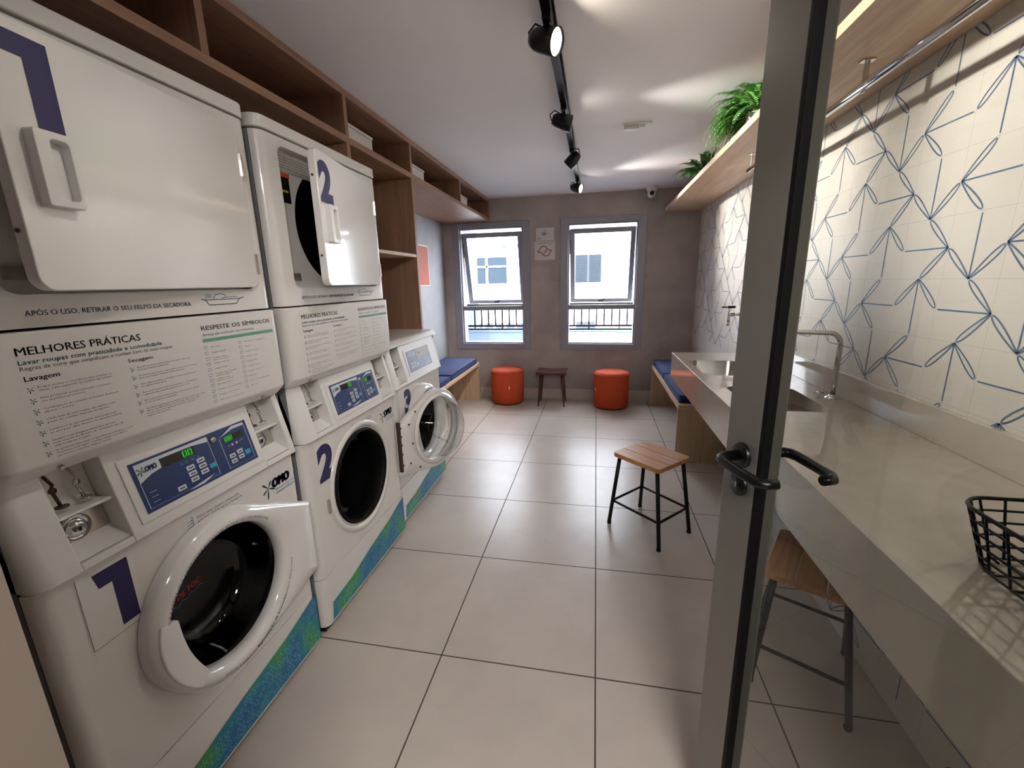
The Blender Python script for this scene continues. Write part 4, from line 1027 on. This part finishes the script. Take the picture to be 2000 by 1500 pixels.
def fern(x, y, z, n, L, droop, seed, label, mat, bias=(0, 0), pot=(0.05, 0.085)):
    root = empty('potted_fern', (x, y, z)); tag(root, label, 'plant', 'ferns on the right shelf')
    rnd = random.Random(seed); r0, h = pot
    mb = MB(); mb.lathe([(r0*0.8, 0), (r0, h), (r0*0.92, h), (r0*0.9, h-0.012), (0, h-0.012)], (0, 0, 0), 'Z', 28, cap0=True); mb.build('pot', 'pot', root)
    fl = MB(); stems = MB()
    for k in range(n):
        a = rnd.uniform(0, 2*PI); el = rnd.uniform(0.25, 1.25); ll = L*rnd.uniform(0.6, 1.05)
        d = Vector((math.cos(a)*math.cos(el)+bias[0], math.sin(a)*math.cos(el)+bias[1], math.sin(el)*0.8)); d.normalize()
        p = Vector((rnd.uniform(-r0, r0)*0.6, rnd.uniform(-r0, r0)*0.6, h-0.01)); pts = [p.copy()]; st_ = ll/14
        for i in range(14):
            d = (d+Vector((0, 0, -droop*(i/14+0.15)))).normalized(); p = p+d*st_
            if p.z+z > ZC-0.015: p.z = ZC-0.015-z; 
            if p.x+x > XR-0.02: p.x = XR-0.02-x
            if p.z < 0.012 and p.x+x > SX-0.01: p.z = 0.012
            pts.append(p.copy())
        stems.tube(pts, [0.0016]*10+[0.001]*5, seg=4)
        for i in range(2, 14):
            c = pts[i]; t = (pts[i+1]-pts[i-1]).normalized(); side = t.cross(Vector((0, 0, 1)))
            if side.length < 0.1: side = Vector((1, 0, 0))
            side.normalize(); nrm = side.cross(t)
            wl_ = 0.028*math.sin(PI*min(1, i/14+0.12))*rnd.uniform(0.8, 1.2)+0.004
            for s_ in (-1, 1):
                for f_ in (0, 0.5):
                    b0 = c+t*st_*f_; tip = b0+side*s_*wl_+t*wl_*0.5-nrm*0.3*wl_+Vector((0, 0, rnd.uniform(-.003, .003)))
                    mid = b0+side*s_*wl_*0.5+t*wl_*0.05; mid2 = b0+side*s_*wl_*0.45+t*wl_*0.42
                    fl.add([b0, mid, tip, mid2], [(0, 1, 2, 3)], 0 if rnd.random() < 0.7 else 1)
    fl.build('fronds', mat, root, fix=False); stems.build('stems', 'leaf2', root, fix=False)
fern(0.80, 3.80, SZ1, 46, 0.24, 0.16, 3, 'small dark green fern in a white pot on the right shelf, nearer the back wall', ['leaf2', 'leaf'], bias=(-0.45, 0.1), pot=(0.045, 0.075))
fern(0.80, 2.66, SZ1, 130, 0.33, 0.27, 5, 'large bright green fern trailing over the right shelf edge beside the door', ['leaf', 'leaf2'], bias=(-0.35, 0.55), pot=(0.06, 0.085))

# ================================================================== CEILING FITTINGS
TX = -0.19
tr = empty('light_track', (TX, 2.6, ZC)); tag(tr, 'black ceiling light track running down the middle of the room', 'light track')
MB().box(-0.018, 0.018, -1.85, 2.12, -0.030, 0.0).build('rail', 'black', tr, bevel=0.002, segs=2)
mb = MB(); mb.tube([(0.0225, -1.85, -0.006), (0.0235, 0.0, -0.007), (0.0225, 1.2, -0.006)], 0.004, seg=6); mb.build('cable', 'black', tr)
def spot(y, ang, tilt, lens, power, label, size=(0.042, 0.105)):
    """ang = heading of the beam in plan, tilt = elevation"""
    root = empty('track_spotlight', (TX, y, ZC-0.030)); tag(root, label, 'spotlight', 'black track spotlights')
    MB().box(-0.016, 0.016, -0.045, 0.045, -0.022, 0.0).build('adapter', 'black', root, bevel=0.003, segs=2)
    MB().tube([(0, 0, -0.02), (0, 0, -0.05)], 0.007, seg=10).build('stem', 'black', root)
    hd = empty('lamp_head', (0, 0, -0.070), 0, root); hd.rotation_euler = Euler((0, -tilt, ang), 'XYZ')
    R_, L = size; mb = MB(); mb.lathe([(0, -L*0.62), (R_*0.55, -L*0.62), (R_*0.78, -L*0.45), (R_*0.95, -L*0.1), (R_, L*0.38), (R_*0.94, L*0.38), (R_*0.85, L*0.30)], (0, 0, 0), 'X', 28); mb.build('shade', 'black', hd)
    MB().lathe([(R_*0.88, L*0.31), (R_*0.5, L*0.33), (0, L*0.335)], (0, 0, 0), 'X', 28).build('lens', lens, hd)
    yk = MB(); yk.tube([(-L*0.3, 0, R_*0.8), (-L*0.62, 0, R_*1.0), (-L*0.8, 0, R_*0.4), (-L*0.66, 0, -R_*0.2)], 0.0035, seg=8); yk.build('yoke', 'black', hd)
    d = Vector((math.cos(ang)*math.cos(tilt), math.sin(ang)*math.cos(tilt), math.sin(tilt)))
    p0 = Vector((TX, y, ZC-0.100))+d*(L*0.40)
    o = light('spot_beam', 'SPOT', p0, p0+d, power, (1.0, 0.95, 0.89), spot_size=math.radians(72), spot_blend=0.8, shadow_soft_size=0.03)
    return root
spot(1.76, math.radians(-22), math.radians(-20), 'lens', 16, 'nearest black track spotlight, round, glowing towards the camera', (0.045, 0.11))
spot(2.58, math.radians(4), math.radians(-17), 'lens_soft', 17, 'second black track spotlight from the camera, turned to the tiled wall')
spot(3.36, math.radians(162), math.radians(-42), 'lens_soft', 17, 'third black track spotlight from the camera, turned down to the left')
spot(4.30, math.radians(-25), math.radians(-15), 'lens_soft', 17, 'farthest black track spotlight, lit, near the back wall')
spot(0.95, math.radians(200), math.radians(-50), 'lens_soft', 1.2, 'black track spotlight above the doorway, turned down towards machine 1')
spot(1.30, math.radians(150), math.radians(-50), 'lens_soft', 2.0, 'black track spotlight just inside the doorway, turned down towards machine 2')
em = empty('emergency_light', (0.226, 3.03, ZC)); tag(em, 'small white emergency light fitted on the ceiling', 'emergency light')
MB().box(-0.085, 0.085, -0.03, 0.03, -0.012, 0).build('base', 'plastic', em, bevel=0.003); MB().box(-0.08, 0.01, -0.024, 0.024, -0.034, -0.012).build('lens_cover', 'paper', em, bevel=0.005); MB().box(0.015, 0.045, -0.02, 0.02, -0.026, -0.012).build('switch', 'plastic', em, bevel=0.003)
cm = empty('security_camera', (0.545, 4.99, ZC)); tag(cm, 'white dome security camera on the ceiling above the right window', 'security camera')
MB().lathe([(0.055, 0), (0.055, -0.028), (0.048, -0.038), (0, -0.038)], (0, 0, 0), 'Z', 32).build('base', 'plastic', cm)
MB().lathe([(0.0, 0.03)]+[(0.043*math.sin(k*PI/12), 0.03-0.043+0.043*math.cos(k*PI/12)) for k in range(1, 12)]+[(0, -0.056)], (0, 0, -0.052), 'Z', 28).build('dome', 'plastic', cm)
ob = MB(); ob.lathe([(0.022, 0), (0.020, -0.006), (0, -0.008)], (0, -0.041, -0.067), 'Y', 24); ob.build('lens', 'camdark', cm)

# ------------------------------------------------------------------ signs between the windows
def sign(x0, x1, z0, z1, fn, label):
    root = empty('wall_sign', ((x0+x1)/2, YB, z0)); tag(root, label, 'sign', 'square wall signs between the windows')
    hw, h = (x1-x0)/2, z1-z0
    MB().box(-hw, hw, -0.008, 0, 0, h).build('plate', 'paper', root, bevel=0.001, segs=1)
    d = Dec(lambda a, b, e: (a, -0.008-e, b)); fn(d, hw, h); d.build('sign_print', root)
def s1(d, hw, h):
    cx = 0.0
    d.line([(-0.028, 0.085), (-0.024, 0.062), (-0.004, 0.062), (0.0, 0.085)], 0.007, 'ink', closed=True)
    d.text('P', 0.006, 0.064, 0.020, 'ink', bold=0.02); d.line([(0.022, 0.060), (0.030, 0.072), (0.026, 0.088)], 0.003, 'inkgrey')
    d.line([(-0.010+0.020*math.cos(q*PI/8), 0.098+0.010*math.sin(q*PI/8)) for q in range(9)], 0.003, 'inkgrey')
    d.line([(0.012+0.012*math.cos(q*PI/8), 0.104+0.007*math.sin(q*PI/8)) for q in range(9)], 0.003, 'inkgrey')
    d.rect(-0.085, -0.045, 0.022, 0.028, 'inkgrey')
def s2(d, hw, h):
    d.text('CORREDORES VAZIOS', -0.102, h-0.026, 0.008, 'ink', w=0.204, bold=0.02)
    o = [(-0.082, 0.088), (-0.045, 0.088), (-0.018, 0.058), (-0.002, 0.046), (0.040, 0.046), (0.080, 0.108), (0.050, 0.108), (0.026, 0.126), (0.006, 0.150), (-0.034, 0.150), (-0.058, 0.120)]
    d.line(o, 0.009, 'signred', closed=True); d.line([(-0.012, 0.062), (0.004, 0.096), (0.030, 0.122)], 0.007, 'signred'); d.line([(0.004, 0.096), (0.036, 0.094)], 0.006, 'signred')
sign(-0.688, -0.482, 1.853, 1.993, s1, 'upper smaller white sign with a dark cup symbol, between the windows')
sign(-0.706, -0.470, 1.642, 1.848, s2, 'lower larger white sign with a red angular outline mark, between the windows')

# ================================================================== GLASS DOOR
# leaf swings out of the room towards the camera: free stile at about (0.28, 0.95)
ang = math.atan2(-0.956, 0.292)         # direction from free edge to hinge
U = Vector((0.292, -0.956, 0)).normalized(); Nn = Vector((-0.956, -0.292, 0)).normalized()
az = math.radians(16.75); dist = 0.985
A = Vector((math.sin(az)*dist, math.cos(az)*dist, 0))
door = empty('door_1', A); door.rotation_euler = (0, 0, math.atan2(U.y, U.x)); tag(door, kind='structure')
# local x = along leaf to hinge, local y = opposite of Nn or same? pick by cross product
yl = Vector((-U.y, U.x, 0)); SG = 1 if yl.dot(Nn) > 0 else -1     # sign of local y that faces the camera side
LW, LH, SW, TH = 0.86, 2.20, 0.102, 0.050
def db(name, x0, x1, ya, yb, z0, z1, mat, bev=0.002):
    ya, yb = SG*ya, SG*yb; return MB().box(x0, x1, min(ya, yb), max(ya, yb), z0, z1).build(name, mat, door, bevel=bev, segs=2)
fr = MB()
def fb(x0, x1, z0, z1): fr.box(x0, x1, min(0, -SG*TH), max(0, -SG*TH), z0, z1)
fb(0, SW, 0.012, LH); fb(LW-0.06, LW, 0.012, LH)
fb(SW, LW-0.06, 0.012, 0.10); fb(SW, LW-0.06, LH-0.07, LH)
fr.build('leaf_frame', 'doorframe', door, bevel=0.003, segs=2)
db('gasket', SW+0.0003, SW+0.012, 0.0, -0.018, 0.10, LH-0.07, 'rubber', 0.001)
db('glass_pane', SW, LW-0.06, -0.018, -0.026, 0.10, LH-0.07, 'doorglass', 0)
db('edge_bead', -0.004, 0.004, -0.004, -TH+0.004, 0.012, LH, 'chrome', 0.001)
hz = 1.048
def lever(side):
    s = SG if side > 0 else -SG; y0 = 0 if side > 0 else -SG*TH
    h = empty('door_handle', (0.058, y0, hz), 0, door)
    mb = MB()
    def YY(v): return s*v
    mb.lathe([(0.026, 0), (0.026, s*0.007), (0.022, s*0.010), (0.0, s*0.010)], (0, 0, 0), 'Y', 32); mb.build('rosette', 'black', h)
    mb = MB(); mb.lathe([(0.024, 0), (0.024, s*0.006), (0.0, s*0.008)], (0.0, 0, -0.064), 'Y', 32); mb.build('keyhole_rosette', 'black', h)
    mb = MB(); mb.box(-0.002, 0.002, min(0, s*0.0095), max(0, s*0.0095), -0.070, -0.058); mb.build('keyhole', 'steel', h)
    mb = MB(); pts = [(0, YY(0.008), 0), (0, YY(0.040), 0), (0.006, YY(0.050), -0.001), (0.020, YY(0.054), -0.002), (0.070, YY(0.052), -0.003), (0.112, YY(0.048), -0.003), (0.122, YY(0.040), -0.003), (0.124, YY(0.018), -0.003)]
    mb.tube(pts, [0.0105, 0.0105, 0.0105, 0.010, 0.0095, 0.0095, 0.0095, 0.009], seg=16); mb.build('lever', 'black', h)
lever(1); lever(-1)
